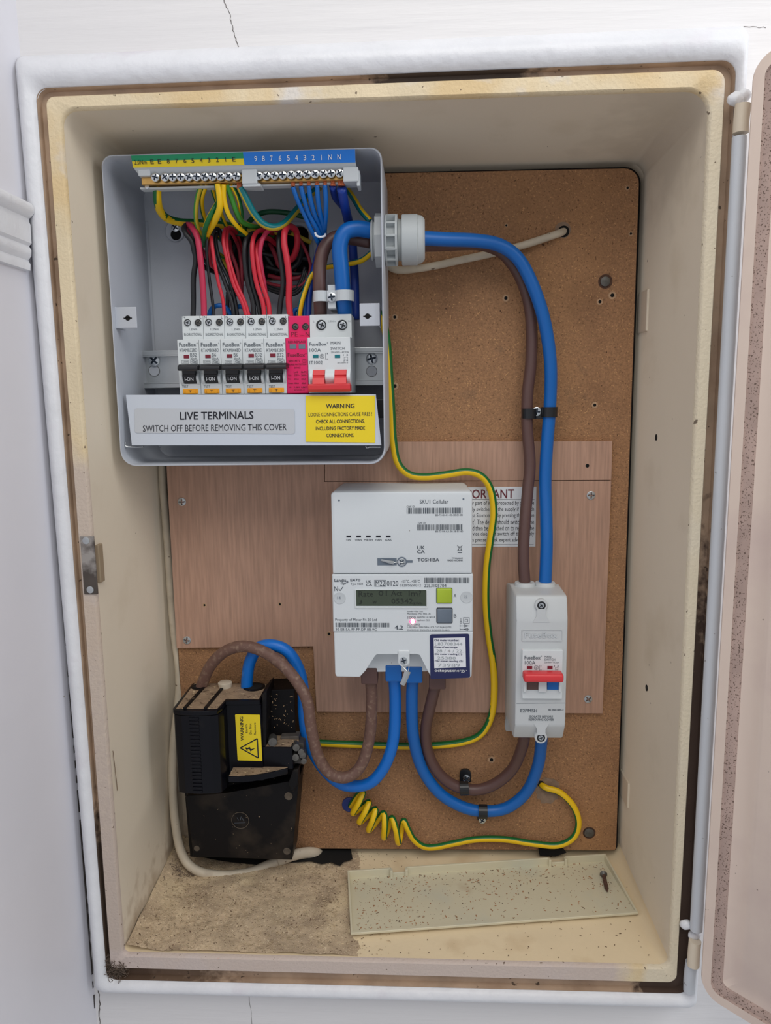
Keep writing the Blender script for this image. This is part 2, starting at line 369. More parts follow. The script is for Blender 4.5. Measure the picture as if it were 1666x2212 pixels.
m_grn = M('green_pvc', (10, 104, 48), 0.4)
m_yelo = M('dull_yellow_pvc', (200, 176, 50), 0.45)
m_lgrn = M('leaf_green_pvc', (66, 150, 56), 0.42)
m_teal = M('teal_green_pvc', (0, 118, 124), 0.4)
m_dkgrn = M('dark_green_pvc', (14, 84, 50), 0.45)
m_oldw = M('grimy_white_pvc', (206, 194, 174), 0.6, var=0.15, vs=60, stain=[((150, 132, 112), 50, 0.6, 0.8, 0.6)], specks=[((96, 74, 54), 160, 0.72)])
m_ink = M('grey_ink', (92, 100, 108), 0.6)
m_ink2 = M('slate_ink', (70, 78, 88), 0.6)
m_inkb = M('black_ink', (24, 26, 38), 0.6)
m_inkw = M('white_ink', (228, 230, 232), 0.6)
m_inkr = M('maroon_ink', (112, 44, 56), 0.6)
m_inkp = M('dark_magenta_ink', (120, 12, 50), 0.6)
m_faint = M('faint_ink', (160, 168, 172), 0.6)
m_stick_y = M('yellow_label', (232, 206, 24), 0.4)
m_stick_w = M('white_label', (228, 231, 236), 0.45)
m_stick_b = M('blue_label', (22, 118, 214), 0.4)
m_stick_g = M('green_label', (0, 138, 92), 0.4)
m_stick_s = M('silver_label', (188, 192, 198), 0.4)
m_navy = M('navy_label', (30, 36, 84), 0.4)
m_pinkp = M('magenta_plastic', (222, 22, 96), 0.4)
m_redp = M('red_plastic', (218, 56, 62), 0.38)
m_flag = M('dark_red_flag', (122, 22, 44), 0.4)
m_tealp = M('teal_flag', (0, 112, 122), 0.4)
m_amber = M('amber_button', (248, 170, 24), 0.4)
m_lime = M('lime_button', (166, 188, 48), 0.4)
m_slate = M('slate_button', (104, 116, 130), 0.4)
m_lcd = M('lcd_glass', (66, 76, 62), 0.12)
m_lcdi = M('lcd_segments', (36, 42, 36), 0.3)
m_dark = M('dark_void', (10, 9, 9), 0.95)
m_led = emis('red_led', (255, 30, 80), 6.0)
m_ledc = emis('led_core', (255, 190, 215), 14.0)
m_tray = M('olive_cream_plastic', (214, 206, 178), 0.5, var=0.05, vs=15, stain=[((160, 122, 88), 22, 0.60, 0.8, 0.55), ((196, 198, 182), 14, 0.5, 0.65, 0.5)], specks=[((132, 92, 60), 200, 0.74), ((96, 70, 50), 110, 0.80)])
m_rust = M('rusty_steel', (98, 70, 56), 0.8, 0.3, var=0.4, vs=500)
m_torn = M('torn_wood', (196, 160, 126), .9, var=.3, vs=600)
m_plaster = M('plaster_patch', (152, 128, 108), 0.9, var=0.3, vs=150, bump=0.8, bs=400)
m_plug = M('blue_wall_plug', (26, 50, 122), 0.5, stain=[((70, 80, 130), 200, 0.5, 0.7, 0.5)])
m_crack = M('crack_shadow', (96, 90, 88), 0.9)
m_cob = M('cobweb', (188, 170, 148), 0.9)

# ================================================================== SETTING
YW = 0.014
fl_out = pcs([(30, 118), (1618, 52), (1503, 2170), (207, 2136)], 0.010)
fl_in = pcs([(76, 190), (1592, 128), (1488, 2148), (231, 2117)], 0.0)
rim_o = pcs([(97, 208), (1570, 148), (1463, 2124), (238, 2092)], 0.0)
rim_i = pcs([(128, 235), (1537, 190), (1447, 2092), (265, 2064)], 0.0)
back_o = [(-0.2262, 0.3335), (0.2272, 0.3325), (0.2268, -0.3325), (-0.2262, -0.3335)]
bm = NB(); big = [(-0.30, 0.95), (1.25, 0.95), (1.25, -0.95), (-0.30, -0.95)]
loft(bm, [ring(big, 0.001, YW+0.10), ring(big, 0.001, YW), ring(inset(fl_out, 0.003), 0.004, YW), ring(inset(fl_out, 0.003), 0.004, YW+0.10)])
wall_back = obj('wall_back', bm, m_wall); tag(wall_back, kind='structure', label='white painted wall the meter cabinet is let into')
bm = NB(); box(bm, -0.36, -0.2622, -1.1, YW+0.004, -0.95, 0.95)
wall_left = obj('wall_left', bm, m_wall_l); tag(wall_left, kind='structure', label='white side wall meeting the cabinet wall at left')
prof = [(-0.266, .2735), (-.2565, .2740), (-.2530, .2725), (-.2515, .2695), (-.2518, .2660), (-.2545, .2630), (-.2560, .2622), (-.2560, .2600), (-.2552, .2580),
        (-.2555, .2450), (-.2575, .2430), (-.2560, .2400), (-.2565, .2360), (-.2590, .2330), (-.2575, .2300), (-.2580, .2258), (-.266, .2250)]
bm = NB(); prism(bm, prof, lambda u, v, w: Vector((u, w, v)), -1.05, -0.0045)
tag(obj('trim_1', bm, m_flange, smooth=True), kind='structure', label='white moulded dado rail running along the left wall')
def crack(parent, pts, w, nm='crack', y=YW-0.0002, mat=None):
    bm = NB(); P = [W(a, b, y) for a, b in pts]; Q = []
    for i in range(len(P)-1):
        for k in range(5):
            t = k/5; q = P[i].lerp(P[i+1], t); Q.append(q+Vector((random.uniform(-1, 1)*.0006, 0, random.uniform(-1, 1)*.0005)))
    Q.append(P[-1]); L_ = []; R_ = []
    for i, q in enumerate(Q):
        d = (Q[min(i+1, len(Q)-1)]-Q[max(i-1, 0)]); n = Vector((-d.z, 0, d.x)).normalized()*w*random.uniform(0.5, 1.2)/2
        L_.append(bm.verts.new(q+n)); R_.append(bm.verts.new(q-n))
    for i in range(len(Q)-1): bm.faces.new((L_[i], L_[i+1], R_[i+1], R_[i]))
    return obj(nm, bm, mat or m_crack, parent)
crack(wall_back, [(484, -20), (486, 5), (496, 30), (502, 55), (508, 80), (514, 100), (524, 116), (548, 116)], 0.00055)
crack(wall_back, [(532, 2120), (536, 2150), (543, 2178), (546, 2220)], 0.00035)
crack(wall_back, [(1590, 61), (1620, 58), (1655, 60)], 0.00045)
crack(wall_back, [(212, 2140), (216, 2165), (213, 2190), (217, 2220)], 0.0010)

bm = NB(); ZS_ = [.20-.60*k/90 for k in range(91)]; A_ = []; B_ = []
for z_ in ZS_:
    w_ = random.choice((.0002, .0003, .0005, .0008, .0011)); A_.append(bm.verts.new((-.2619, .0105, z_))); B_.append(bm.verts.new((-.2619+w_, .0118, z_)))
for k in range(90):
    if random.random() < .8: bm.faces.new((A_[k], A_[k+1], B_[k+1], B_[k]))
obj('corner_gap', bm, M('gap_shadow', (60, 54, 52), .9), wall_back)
# ================================================================== CABINET
cab = thing('meter_cabinet', 'old cream plastic meter cabinet let into the white wall, door hanging open', 'cabinet', (0, 0.15, -0.336))
bm = NB(); r_ = [0.008, 0.010, 0.009, 0.008]
def mixq(a, b, t): return [(p[0]+(q[0]-p[0])*t, p[1]+(q[1]-p[1])*t) for p, q in zip(a, b)]
FLP = []
for k in range(13):
    t = k/12; FLP.append(ring(mixq(fl_out, fl_in, t), [.006+.003*t]*4, .0125-.0105*t-.0105*math.sin(math.pi*t)**.75))
loft(bm, [ring(inset(fl_out, -0.001), [.006]*4, YW+0.001)]+FLP)
obj('frame_flange', bm, m_flange, cab, smooth=True)['label'] = 'rounded white painted frame'
bm = NB(); ro = [.006, .009, .007, .004]; ri = [.011, .016, .007, .004]
loft(bm, [ring(fl_in, r_, 0.0008), ring(inset(fl_in, .0006), r_, 0.0070), ring(inset(rim_o, -.0006), ro, 0.0070), ring(inset(rim_o, -.0003), ro, 0.004)])
g = obj('seal_groove', bm, m_groove, cab); g['label'] = 'dirty brown groove around the rim'
bm = NB()
loft(bm, [ring(rim_o, ro, 0.0070), ring(rim_o, ro, 0.0012), ring(inset(rim_o, .0008), ro, 0.0), ring(inset(rim_i, -.0012), ri, 0.0), ring(rim_i, ri, 0.0012),
          ring(inset(rim_i, .0006), ri, 0.004), ring(back_o, .014, 0.146), ring(inset(back_o, .004), .011, 0.151)], False, True)
long_ = [e for e in bm.edges if e.calc_length() > 0.2]; bmesh.ops.subdivide_edges(bm, edges=long_, cuts=16, use_grid_fill=True)
cas = obj('casing', bm, [m_cream, m_rim, m_rimgrey, m_floor], cab, smooth=True); cas['label'] = 'deep cream inner box'
for p in cas.data.polygons:
    c = p.center+loc_of(cab)
    if c.y < 0.0035:
        p.material_index = 1
    elif c.z < -0.325 and c.y < .149: p.material_index = 3
# moulded bosses and holes in the side walls
for (a, b, c, d) in ((1376, 624, 1402, 716), (1334, 1690, 1356, 1745)):
    bm = NB(); x = 0.2283; z0 = Z(c, d, .12); z1 = Z(c, b, .12); box(bm, x-0.0025, x+0.002, 0.118, 0.148, z0, z1, 0.0012); obj('moulded_boss', bm, m_cream, cab)
def wallhole(px, py, side, r):
    x = 0.2285*side; d = _f+_r*((px-833)/FOC)-_u*((py-1106)/FOC); p = CAM+d*((x-CAM.x)/d.x)
    bm = NB(); lathe(bm, p-Vector((side*0.0006, 0, 0)), (side, 0, 0), [(0, r), (0.0008, r)], 16)
    bm2 = NB(); lathe(bm2, p-Vector((side*0.0009, 0, 0)), (side, 0, 0), [(0.0, r*0.5), (0.0004, r*0.55)], 12); bm2.free()
    return obj('screw_hole', bm, m_dark, cab)
wallhole(1419, 945, 1, .0028); wallhole(1398, 1486, 1, .0028); wallhole(316, 1481, -1, .0032)
# latch plate on the left rim
bm = NB(); box(bm, X(177, 1220, -.001), X(207, 1220, -.001), -0.0012, 0.0005, Z(190, 1284, -.001), Z(190, 1158, -.001), 0.0006)
lp = obj('latch_plate', bm, M('worn_dark_metal', (96, 88, 82), 0.45, 0.6, var=0.2, vs=100, stain=[((178, 172, 166), 40, 0.52, 0.62, 0.9)]), cab); lp['label'] = 'small worn metal latch plate'
# keep to the slope of the rim
for q in ((184, 1168), (193, 1274)): screw(q[0]+2, q[1], -0.0013, 8, m_zinc, lp, kind='plain')
bm = NB(); box(bm, -0.2290, -0.2255, 0.004, 0.012, Z(203, 1262, 0.0), Z(203, 1180, 0.0), 0.0006); obj('latch_recess', bm, M('tan_plastic', (150, 132, 108), 0.7), cab)
# hinge: rod and lugs
def rodpt(t, y=-0.0085): return W(1598+(1504-1598)*t, 296+(2008-296)*t, y)
bm = NB(); tube_bm(bm, [rodpt(t) for t in (0, .25, .5, .75, 1)], 0.0048, 16, 6); obj('hinge_rod', bm, m_rod, cab, smooth=True)['label'] = 'long grey painted hinge rod'
bm = NB(); tube_bm(bm, [W(1606, 226, -.0085), W(1602, 260, -.0085), W(1600, 288, -.0085)], 0.0052, 14, 4); obj('hinge_lug', bm, m_cream, cab, smooth=True)
bm = NB(); tube_bm(bm, [W(1502, 2032, -.0085), W(1499, 2062, -.0085), W(1498, 2085, -.0085)], 0.0048, 14, 4); obj('hinge_lug', bm, m_cream, cab, smooth=True)
bm = NB(); tube_bm(bm, [W(1494, 2078, -.0045), W(1490, 2110, -.0045), W(1489, 2140, -.0045)], 0.0046, 14, 4); obj('hinge_lug', bm, m_rod, cab, smooth=True)
for (a, b, r) in ((1590, 214, .0048), (1500, 2020, .004), (1482, 1997, .004), (1607, 206, .0042)):
    bm = NB(); bmesh.ops.create_icosphere(bm, subdivisions=3, radius=r)
    for v in bm.verts: v.co = Vector((v.co.x*1.2, v.co.y*0.9, v.co.z))*(1+random.uniform(-.07, .07))+W(a, b, -0.004)
    obj('paint_blob', bm, m_flange, cab, smooth='all')
# door, hanging open towards the camera
D0 = Vector((math.sin(math.radians(43)), -math.cos(math.radians(43)), 0)); DN = Vector((-D0.y*-1, 0, 0))
DN = Vector((D0.y, -D0.x, 0))          # inner face looks back towards the cabinet
dtp = W(1627, 118, -0.022); dbt = W(1511, 2146, -0.022)
def dring(i, n, r):
    u0, u1, z0, z1 = i, 0.452-i, dbt.z+i, dtp.z-i
    return [Vector((dbt.x+(dtp.x-dbt.x)*(v-dbt.z)/(dtp.z-dbt.z), -0.022, 0))+D0*u+DN*(n-.0175)+Vector((0, 0, v)) for u, v in rloop([(u0, z1), (u1, z1), (u1, z0), (u0, z0)], max(r-i, .004))]
bm = NB()
loft(bm, [dring(.001, 0, .016), dring(0, .002, .016), dring(0, .016, .016), dring(.0012, .0175, .016), dring(.0085, .0175, .016), dring(.0095, .0160, .016), dring(.0140, .0155, .016),
          dring(.016, .0135, .016), dring(.026, .0130, .016), dring(.030, .0150, .016)], True, True, mis=[0, 0, 0, 0, 1, 1, 1, 0, 0, 0])
for f in bm.faces:
    if len(f.verts) > 8: f.material_index = 0
door = obj('door', bm, [m_door, m_doordirt], cab, smooth=True); door['label'] = 'cream inner face of the opened door'

# boards on the back of the cabinet
hb = thing('hardboard_panel', 'large brown hardboard backing panel with rounded corners at the back of the cabinet', 'board', (0.02, 0.15, -0.33))
bm = NB(); bm = NB(); pb(bm, 500, 493, 667, 603, .1375, .1379); obj('cable_opening', bm, m_dark, hb)
HL = X(384, 1400, .138); cs = [(HL, 0.3292), (X(1383, 362, .138), Z(1383, 362, .138)), (X(1332, 1838, .138), Z(1332, 1838, .138)), (HL, Z(400, 1832, .138))]
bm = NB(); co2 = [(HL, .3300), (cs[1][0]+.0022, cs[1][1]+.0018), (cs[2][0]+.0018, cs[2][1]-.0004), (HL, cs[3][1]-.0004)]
loft(bm, [ring(co2, [.01, .0145, .003, .003], .1505), ring(co2, [.01, .0145, .003, .003], .1420)], True, True); obj('edge_gap_shade', bm, m_dark, hb)  # dark sheet behind the board paints in the shade of the gap around it
bm = NB()
loft(bm, [ring(cs, [.01, .013, .003, .003], .1502), ring(cs, [.01, .013, .003, .003], .1386), ring(inset(cs, .0006), [.01, .013, .003, .003], .138)], True, True, mis=[1, 1, 0])
for f in bm.faces:
    if len(f.verts) > 8: f.material_index = 0
obj('panel', bm, [m_chip, m_edge], hb)
for q in ((853, 685, 4), (1093, 644, 4.5), (1296, 652, 4), (1323, 638, 5), (1285, 875, 4), (853, 834, 5), (1062, 1641, 5), (1356, 406, 3), (1388-25, 505, 3), (915, 1560, 6), (1094, 487, 2.5), (1252, 1770, 3)):
    hole('drill_hole', q[0], q[1], .138, q[2], m_dark, hb)
for q in ((1308, 608, 10), (1273, 1799, 11)):
    bm = NB(); lathe(bm, W(q[0], q[1], .138), (0, -1, 0), [(-.0005, .0066), (.0003, .0062)], 20); obj('washer', bm, m_rust, hb)
    screw(q[0], q[1], .1366, q[2], m_dkscrew, hb, 'bolt_head', 'plain')
bm = NB(); lathe(bm, W(1218, 500, .138), (0, -1, 0), [(-.002, .0052), (.0004, .0050)], 20); obj('cable_hole', bm, m_dark, hb)
bm = NB(); lathe(bm, W(1216, 497, .138), (0, -1, 0), [(-.002, .0074), (.0002, .0070)], 20); obj('hole_rim', bm, m_plaster, hb)
bm = NB(); bmesh.ops.create_circle(bm, cap_ends=True, segments=26, radius=1)
pc = W(1184, 1708, .1378)
for v in bm.verts: k = .0125*random.uniform(.88, 1.12); v.co = Vector((pc.x+v.co.x*k*.95, .1376, pc.z+v.co.y*k*1.1))
obj('plaster_patch', bm, m_plaster, hb)
bm = NB(); lathe(bm, W(1169, 1694, .1374), (0, -1, 0), [(-.002, .0036), (.0002, .0034)], 16); obj('cable_hole', bm, m_dark, hb)
bm = NB(); lathe(bm, W(756, 1737, .138), (0, -1, 0), [(-.0005, .0078), (.0016, .0078), (.0018, .0072)], 22); obj('wall_plug', bm, m_plug, hb)['label'] = 'blue round plug pressed into the board'

pl = thing('plywood_board', 'pale pinkish plywood board screwed over the hardboard behind the meter', 'board', (0.0, 0.138, -0.25))
bm = NB(); ppoly(bm, [(357, 958), (382, 1400), (677, 1396), (684, 1537), (1302, 1541), (1321, 1038), (700, 1041), (700, 958)], .1338, .1379)
obj('lower_sheet', bm, m_ply, pl)
bm = NB(); ppoly(bm, [(702, 955), (702, 1040), (1321, 1036.5), (1323, 953)], .1335, .1379); obj('upper_strip', bm, m_ply, pl)
for q in ((393, 1084), (1277, 1070), (404, 1383), (1271, 1510)): screw(q[0], q[1], .1335, 9, m_dkscrew if q[0] > 1300 else m_zinc, pl)
for q in ((1269, 1006, 5), (442, 1307, 3), (605, 1305, 3), (711, 1369, 4)): hole('drill_hole', q[0], q[1], .1338, q[2], m_dark, pl)

# notice glued to the plywood
nt_ = thing('paper_notice', 'white printed notice on the plywood, half hidden behind the meter', 'notice', (0.05, .1337, -.12))
bm = NB(); pb(bm, 872, 1052, 1158, 1181, .1334, .1337); obj('paper', bm, m_stick_w, nt_)
prints('heading', nt_, .13325, m_inkr, [('IM', 980, 1059, 1006, 1078, 'b'), ('PORTANT', 1009, 1057, 1111, 1077, 'b')])
vis = ['r part of it, is protected by a device', 'ly switches off the supply if an earth', 'st Six-monthly by pressing the button', "t'. The device should switch off the", 'd then be switched on to restore the', 'vice does not switch off the supply', 's pressed seek expert advice.']
pre = ['This installation, o', 'which automatical', 'fault develops. Te', "marked 'T' or 'Tes", 'supply and shoul', 'supply. If the de', 'when the button i']
it = []
for i in range(7):
    y0 = 1082+i*13.25; it += [(vis[i], 1021, y0, 1154 if i < 6 else 1131, y0+11), (pre[i], 884, y0, 1018, y0+11)]
it += [('#line', 880, 1078.5, 1155, 1079, .0003), ('#line', 880, 1176, 1153, 1176.5, .0003)]
prints('printed_text', nt_, .13325, m_inkb, it)

# ================================================================== CONSUMER UNIT
cu = thing('consumer_unit', 'open grey metal consumer unit box on the upper left of the boards', 'fuse box', (-0.105, .1335, .0786))
CX0, CX1, CZ0, CZ1 = -0.2191, 0.0001, 0.0768, 0.3194; CB = .1325
co = rect(CX0, CX1, CZ0, CZ1); t_ = .0014; rr_ = [.0085, .0085, .0125, .0125]
bm = NB(); hx0, hx1, hz0, hz1 = R4(497, 490, 668, 606, .130); hl = rect(hx0, hx1, hz0, hz1)
loft(bm, [ring(hl, .008, CB), ring(co, rr_, CB), ring(co, rr_, .0435), ring(inset(co, .0004), rr_, .0423), ring(inset(co, t_-.0003), rr_, .0423), ring(inset(co, t_), rr_, .0435),
          ring(inset(co, t_), rr_, .1290), ring(inset(co, t_+.002), rr_, .1305), ring(inset(hl, -.0040), .011, .1305), ring(inset(hl, -.0034), .011, .1292), ring(inset(hl, -.0006), .009, .1292), ring(hl, .008, .1300), ring(hl, .008, CB)])
obj('casing', bm, m_steel, cu, smooth=True)
# side tabs with keyed holes, folded strips, spring clips
for nm, q, hp in (('fixing_tab', (250, 663, 295, 709), (276, 687)), ('fixing_tab', (777, 655, 819, 704), (794, 683))):
    bm = NB(); pb(bm, *q, .047, .0485, .0005)
    side = q[0] < 400
    x = X(q[0] if side else q[2], 685, .047); box(bm, x-.0006, x+.0006, .047, .066, Z(q[0], q[3], .047), Z(q[0], q[1], .047), .0004)
    o = obj(nm, bm, m_steel, cu)
    bm = NB(); p = W(hp[0], hp[1], .0469); lathe(bm, p, (0, -1, 0), [(0, .0022), (.0001, .0021)], 8); pb(bm, hp[0]-9, hp[1]-1, hp[0]+9, hp[1]+1.5, .0468, .0469)
    obj('keyed_hole', bm, m_dark, o)
bm = NB(); box(bm, CX0+.003, X(326, 720, .129)-.0008, .1290, .1300, CZ0+.01, CZ1-.03, .0004); fx = X(326, 720, .129); box(bm, fx, fx+.0010, .1285, .1300, CZ0+.06, CZ1-.04, .0003); obj('folded_strip', bm, m_steel, cu)
p = W(378, 500, .129); bm = NB(); lathe(bm, p, (0, -1, 0), [(0, .0088), (.0006, .0084), (.0003, .0070), (.0003, .001)], 24); sk = obj('fixing_recess', bm, m_steel, cu, smooth=True)
bm = NB(); lathe(bm, W(380, 507, .1283), (0, -1, 0), [(0, .0048), (.0001, .0047)], 18); obj('fixing_hole', bm, m_dark, cu); screw(379, 491, .1275, 9, m_screw, cu)
prints('stamped_text', cu, .1290, m_inkb, [('50', 506, 632, 520, 642), ('!', 488, 630, 491, 643, 'b')])
# DIN rail
dr = NB(); x0, _, z0, z1 = R4(312, 764, 824, 826, .108); x1 = CX1-.003
zt0, zt1 = Z(400, 768, .106), Z(400, 757, .106); zb0, zb1 = Z(400, 838, .106), Z(400, 827, .106)
x0 = X(307, 800, .108)
box(dr, x0, x1, .1085, .1097, zb0, zt1, 0); box(dr, x0, x1, .1020, .1032, zt0, zt1, .0004); box(dr, x0, x1, .1020, .1032, zb0, zb1, .0004)
box(dr, x0, x1, .1020, .1097, zt0-.0006, zt0+.0006, 0); box(dr, x0, x1, .1020, .1097, zb1-.0006, zb1+.0006, 0)
rail = obj('din_rail', dr, m_zinc, cu)
for a, b, y in ((333, 779, .1072), (803, 775, .1072)): screw(a, b, y, 12, m_screw, rail)
for a, b in ((333, 801), (803, 802)):
    bm = NB(); lathe(bm, W(a, b, .1083), (0, -1, 0), [(0, .0046), (.0001, .0045)], 20); o = obj('keyhole', bm, m_steel, rail)
    prints('keyhole_edge', rail, .1080, m_dkscrew, [('#ring', a-12, b-12, a+12, b+12, .0003)])
bm = NB(); box(bm, CX0+.012, CX1-.002, .085, .118, CZ0+.036, CZ0+.052, .0005); obj('black_insert', bm, m_black, cu)
# tilted terminal cover
def tilt(y0, zr, k): return lambda x, z: y0+(z-zr)*k
q = [(272, 853), (812, 852), (824, 962), (285, 962)]
yt, yb_ = .0500, .0455
A = [W(*q[0], y=yt), W(*q[1], y=yt), W(*q[2], y=yb_), W(*q[3], y=yb_)]
bm = NB(); loft(bm, [[v+Vector((0, .0016, 0)) for v in A], A], True, True)
cov = obj('terminal_cover', bm, M('pale_blue_grey_plastic', (196, 203, 214), 0.38), cu); cov['label'] = 'plain plastic cover strip over the terminals'
kk = (yt-yb_)/(A[0].z-A[3].z); cy = lambda d: (lambda x, z: yt+(z-A[0].z)*kk-d)
def tplate(nm, pix, mat, par, d0, r=0.0, lab=None):
    ym = (yt+yb_)/2; L0 = rloop(pcs(pix, ym), r or .0002, 5); bm = NB(); f = cy(d0); g_ = cy(d0-.0003)
    loft(bm, [[Vector((a, g_(a, b), b)) for a, b in L0], [Vector((a, f(a, b), b)) for a, b in L0]], True, True); o = obj(nm, bm, mat, par)
    if lab: o['label'] = lab
    return o
tplate('silver_sticker', [(290, 882), (636, 884), (638, 937), (293, 935)], m_stick_s, cov, .0004, .002)
tplate('yellow_sticker', [(660, 854.5), (810, 854.5), (811, 956), (662, 954)], m_stick_y, cov, .0004)
prints('warning_text', cov, (yt+yb_)/2, m_inkb, [('LIVE TERMINALS', 389, 889, 548, 906, 'b'), ('SWITCH OFF BEFORE REMOVING THIS COVER', 310, 917, 620, 931),
    ('WARNING', 704, 872, 766, 882, 'b'), ('LOOSE CONNECTIONS CAUSE FIRES !', 667, 891, 804, 899), ('CHECK ALL CONNECTIONS,', 683, 906, 788, 915, 'b'),
    ('INCLUDING FACTORY MADE', 683, 921, 789, 929, 'b'), ('CONNECTIONS.', 706, 936, 766, 944, 'b')], fy=cy(.0006))
bm = NB(); tube_bm(bm, [W(271, 955, .049), W(272, 964, .049), W(290, 966, .049), W(310, 965, .047)], .0006, 6, 3); obj('spring_clip', bm, m_zinc, cu)
bm = NB(); tube_bm(bm, [W(790, 964, .049), W(794, 968, .049), W(798, 966, .047), W(822, 966, .047)], .0006, 6, 3); obj('spring_clip', bm, m_zinc, cu)
# terminal support and slanted label strip
LT = [W(283, 336, .0400), W(767, 322, .0400), W(768, 351, .0425), W(288, 362, .0425)]
sup = NB(); loft(sup, [[v+Vector((0, .0013, 0)) for v in LT], LT], True, True); 
UA, UB = W(301, 379, .0475), W(771, 367, .0475)
loft(sup, [[LT[3], LT[2], UB, UA], [v+Vector((0, .0010, .0015)) for v in (LT[3], LT[2], UB, UA)]], True, True)
loft(sup, [[LT[0], LT[3], UA, W(296, 352, .0475)], [v+Vector((.001, 0, 0)) for v in (LT[0], LT[3], UA, W(296, 352, .0475))]], True, True)
pb(sup, 302, 398, 772, 403, .0520, .060, .0005)
supo = obj('terminal_support', sup, m_whiteg, cu)
def lstrip(nm, a, b, v0, v1, mat):
    def pt(u, v): return LT[0].lerp(LT[1], u).lerp(LT[3].lerp(LT[2], u), v)
    bm = NB(); q_ = [pt(a, v0), pt(b, v0), pt(b, v1), pt(a, v1)]; loft(bm, [q_, [p+Vector((0, -.00025, -.0001)) for p in q_]], True, True); return obj(nm, bm, mat, cu)
ls = lstrip('green_label_strip', .0, .504, .0, .48, m_stick_g); lstrip('yellow_label_strip', .0, .504, .48, 1, m_stick_y); lstrip('blue_label_strip', .504, 1, 0, 1, m_stick_b)
kz = (LT[3].y-LT[0].y)/(LT[3].z-LT[0].z)
def ly(x, z):
    u = (x-LT[0].x)/(LT[1].x-LT[0].x); zt = LT[0].z+(LT[1].z-LT[0].z)*u; zb = LT[3].z+(LT[2].z-LT[3].z)*u
    return LT[0].y+(LT[3].y-LT[0].y)*(z-zt)/(zb-zt)-.0008
chars = [('2.0Nm', 304, 27), ('E', 329, 7), ('E', 345, 7), ('8', 364, 6), ('7', 382, 5.5), ('6', 400, 6), ('5', 417, 6), ('4', 435, 6), ('3', 452, 6), ('2', 470, 6), ('1', 488, 1.3), ('E', 506, 7)]
prints('terminal_letters', supo, .0412, m_inkb, [(s, c-w/2, 345.5-(c-329)*.03, c+w/2, 354.5-(c-329)*.03) for s, c, w in chars], fy=ly)
chars = [('9', 553, 6), ('8', 569.5, 6), ('7', 587, 5.5), ('6', 605.5, 6), ('5', 623.5, 6), ('4', 641, 6), ('3', 659, 6), ('2', 677, 6), ('1', 694.5, 1.3), ('N', 713.5, 7.5), ('N', 733, 7.5)]
prints('terminal_numbers', supo, .0412, m_inkw, [(s, c-w/2, 338-(c-553)*.021, c+w/2, 348.5-(c-553)*.021) for s, c, w in chars], fy=ly)
bm = NB(); pb(bm, 298, 363, 324, 380, .0440, .055, .0006); obj('support_block', bm, m_whiteg, supo)
bm = NB(); pb(bm, 522, 365, 555, 397, .0440, .062, .0008); pb(bm, 524, 396, 563, 403, .0450, .058, .0005); obj('support_block', bm, m_whiteg, supo)
bm = NB(); pb(bm, 741, 360, 774, 392, .0440, .062, .0008); box(bm, X(769, 378, .04), X(776, 378, .04), .0455, .06, Z(770, 399, .042), Z(770, 365, .042), .0006); obj('support_block', bm, m_whiteg, supo)
screw(318, 403, .0515, 5, m_screw, supo, kind='plain')

def term_bar(name, label, bx, xs, ys, bare):
    t = thing(name, label, 'terminal bar', W((bx[0]+bx[2])/2, bx[3], .052))
    bm = NB(); x0, x1, z0, z1 = R4(*bx, .0475); c = rect(x0, x1, z0, z1)
    loft(bm, [ring(c, [.0004, .003, .003, .0004], .056), ring(c, [.0004, .003, .003, .0004], .0480), ring(inset(c, .0004), [.0004, .003, .003, .0004], .0475)], True, True)
    obj('brass_bar', bm, m_brass, t, smooth=True)
    for i, x in enumerate(xs):
        u = (x-xs[0])/(xs[-1]-xs[0]); y = ys[0]+(ys[1]-ys[0])*u
        screw(x, y, .0450, 8.6, m_screw, t)
    bm = NB()
    for i in range(int((bx[2]-bx[0])/4.2)):
        px = bx[0]+4+i*4.2; disc(bm, W(px, bx[3]-1, .052), .0006, (0, 0, -1), .0012, 6)
    obj('saddle_teeth', bm, m_brass, t)
    for px, py, r in bare:
        bm = NB(); p = W(px, py, .0515)
        for k in range(9):
            a = k*2.4; rr = r*.72*math.sqrt(k/9); q_ = p+Vector((rr*math.cos(a), rr*math.sin(a)*.7, 0)); tube_bm(bm, [q_+Vector((0, 0, .004)), q_, q_+Vector((random.uniform(-.0004, .0004), 0, -.0022))], r*.34, 6, 2)
        obj('copper_strands', bm, m_copper, t)
    return t
term_bar('earth_terminal_bar', 'brass terminal bar with screws under the green and yellow label strip', (305, 378, 526, 396), [335.4, 356.4, 373.2, 390.7, 407.9, 424.7, 442.1, 458.9, 476.4, 493.6, 510.8], (383, 380.5), [(517, 402, .0022)])
term_bar('neutral_terminal_bar', 'brass terminal bar with screws under the blue numbered label strip', (549, 372, 745, 391), [558.6, 575.4, 592.9, 610.5, 628.5, 645.3, 663.1, 680.7, 698.8, 715.5, 733.6], (379.8, 374), [(633, 396, .0018), (650, 395, .0016), (667, 395, .0016), (685, 394, .0016), (702, 394, .0016), (719, 395, .0020), (737, 395, .0029)])

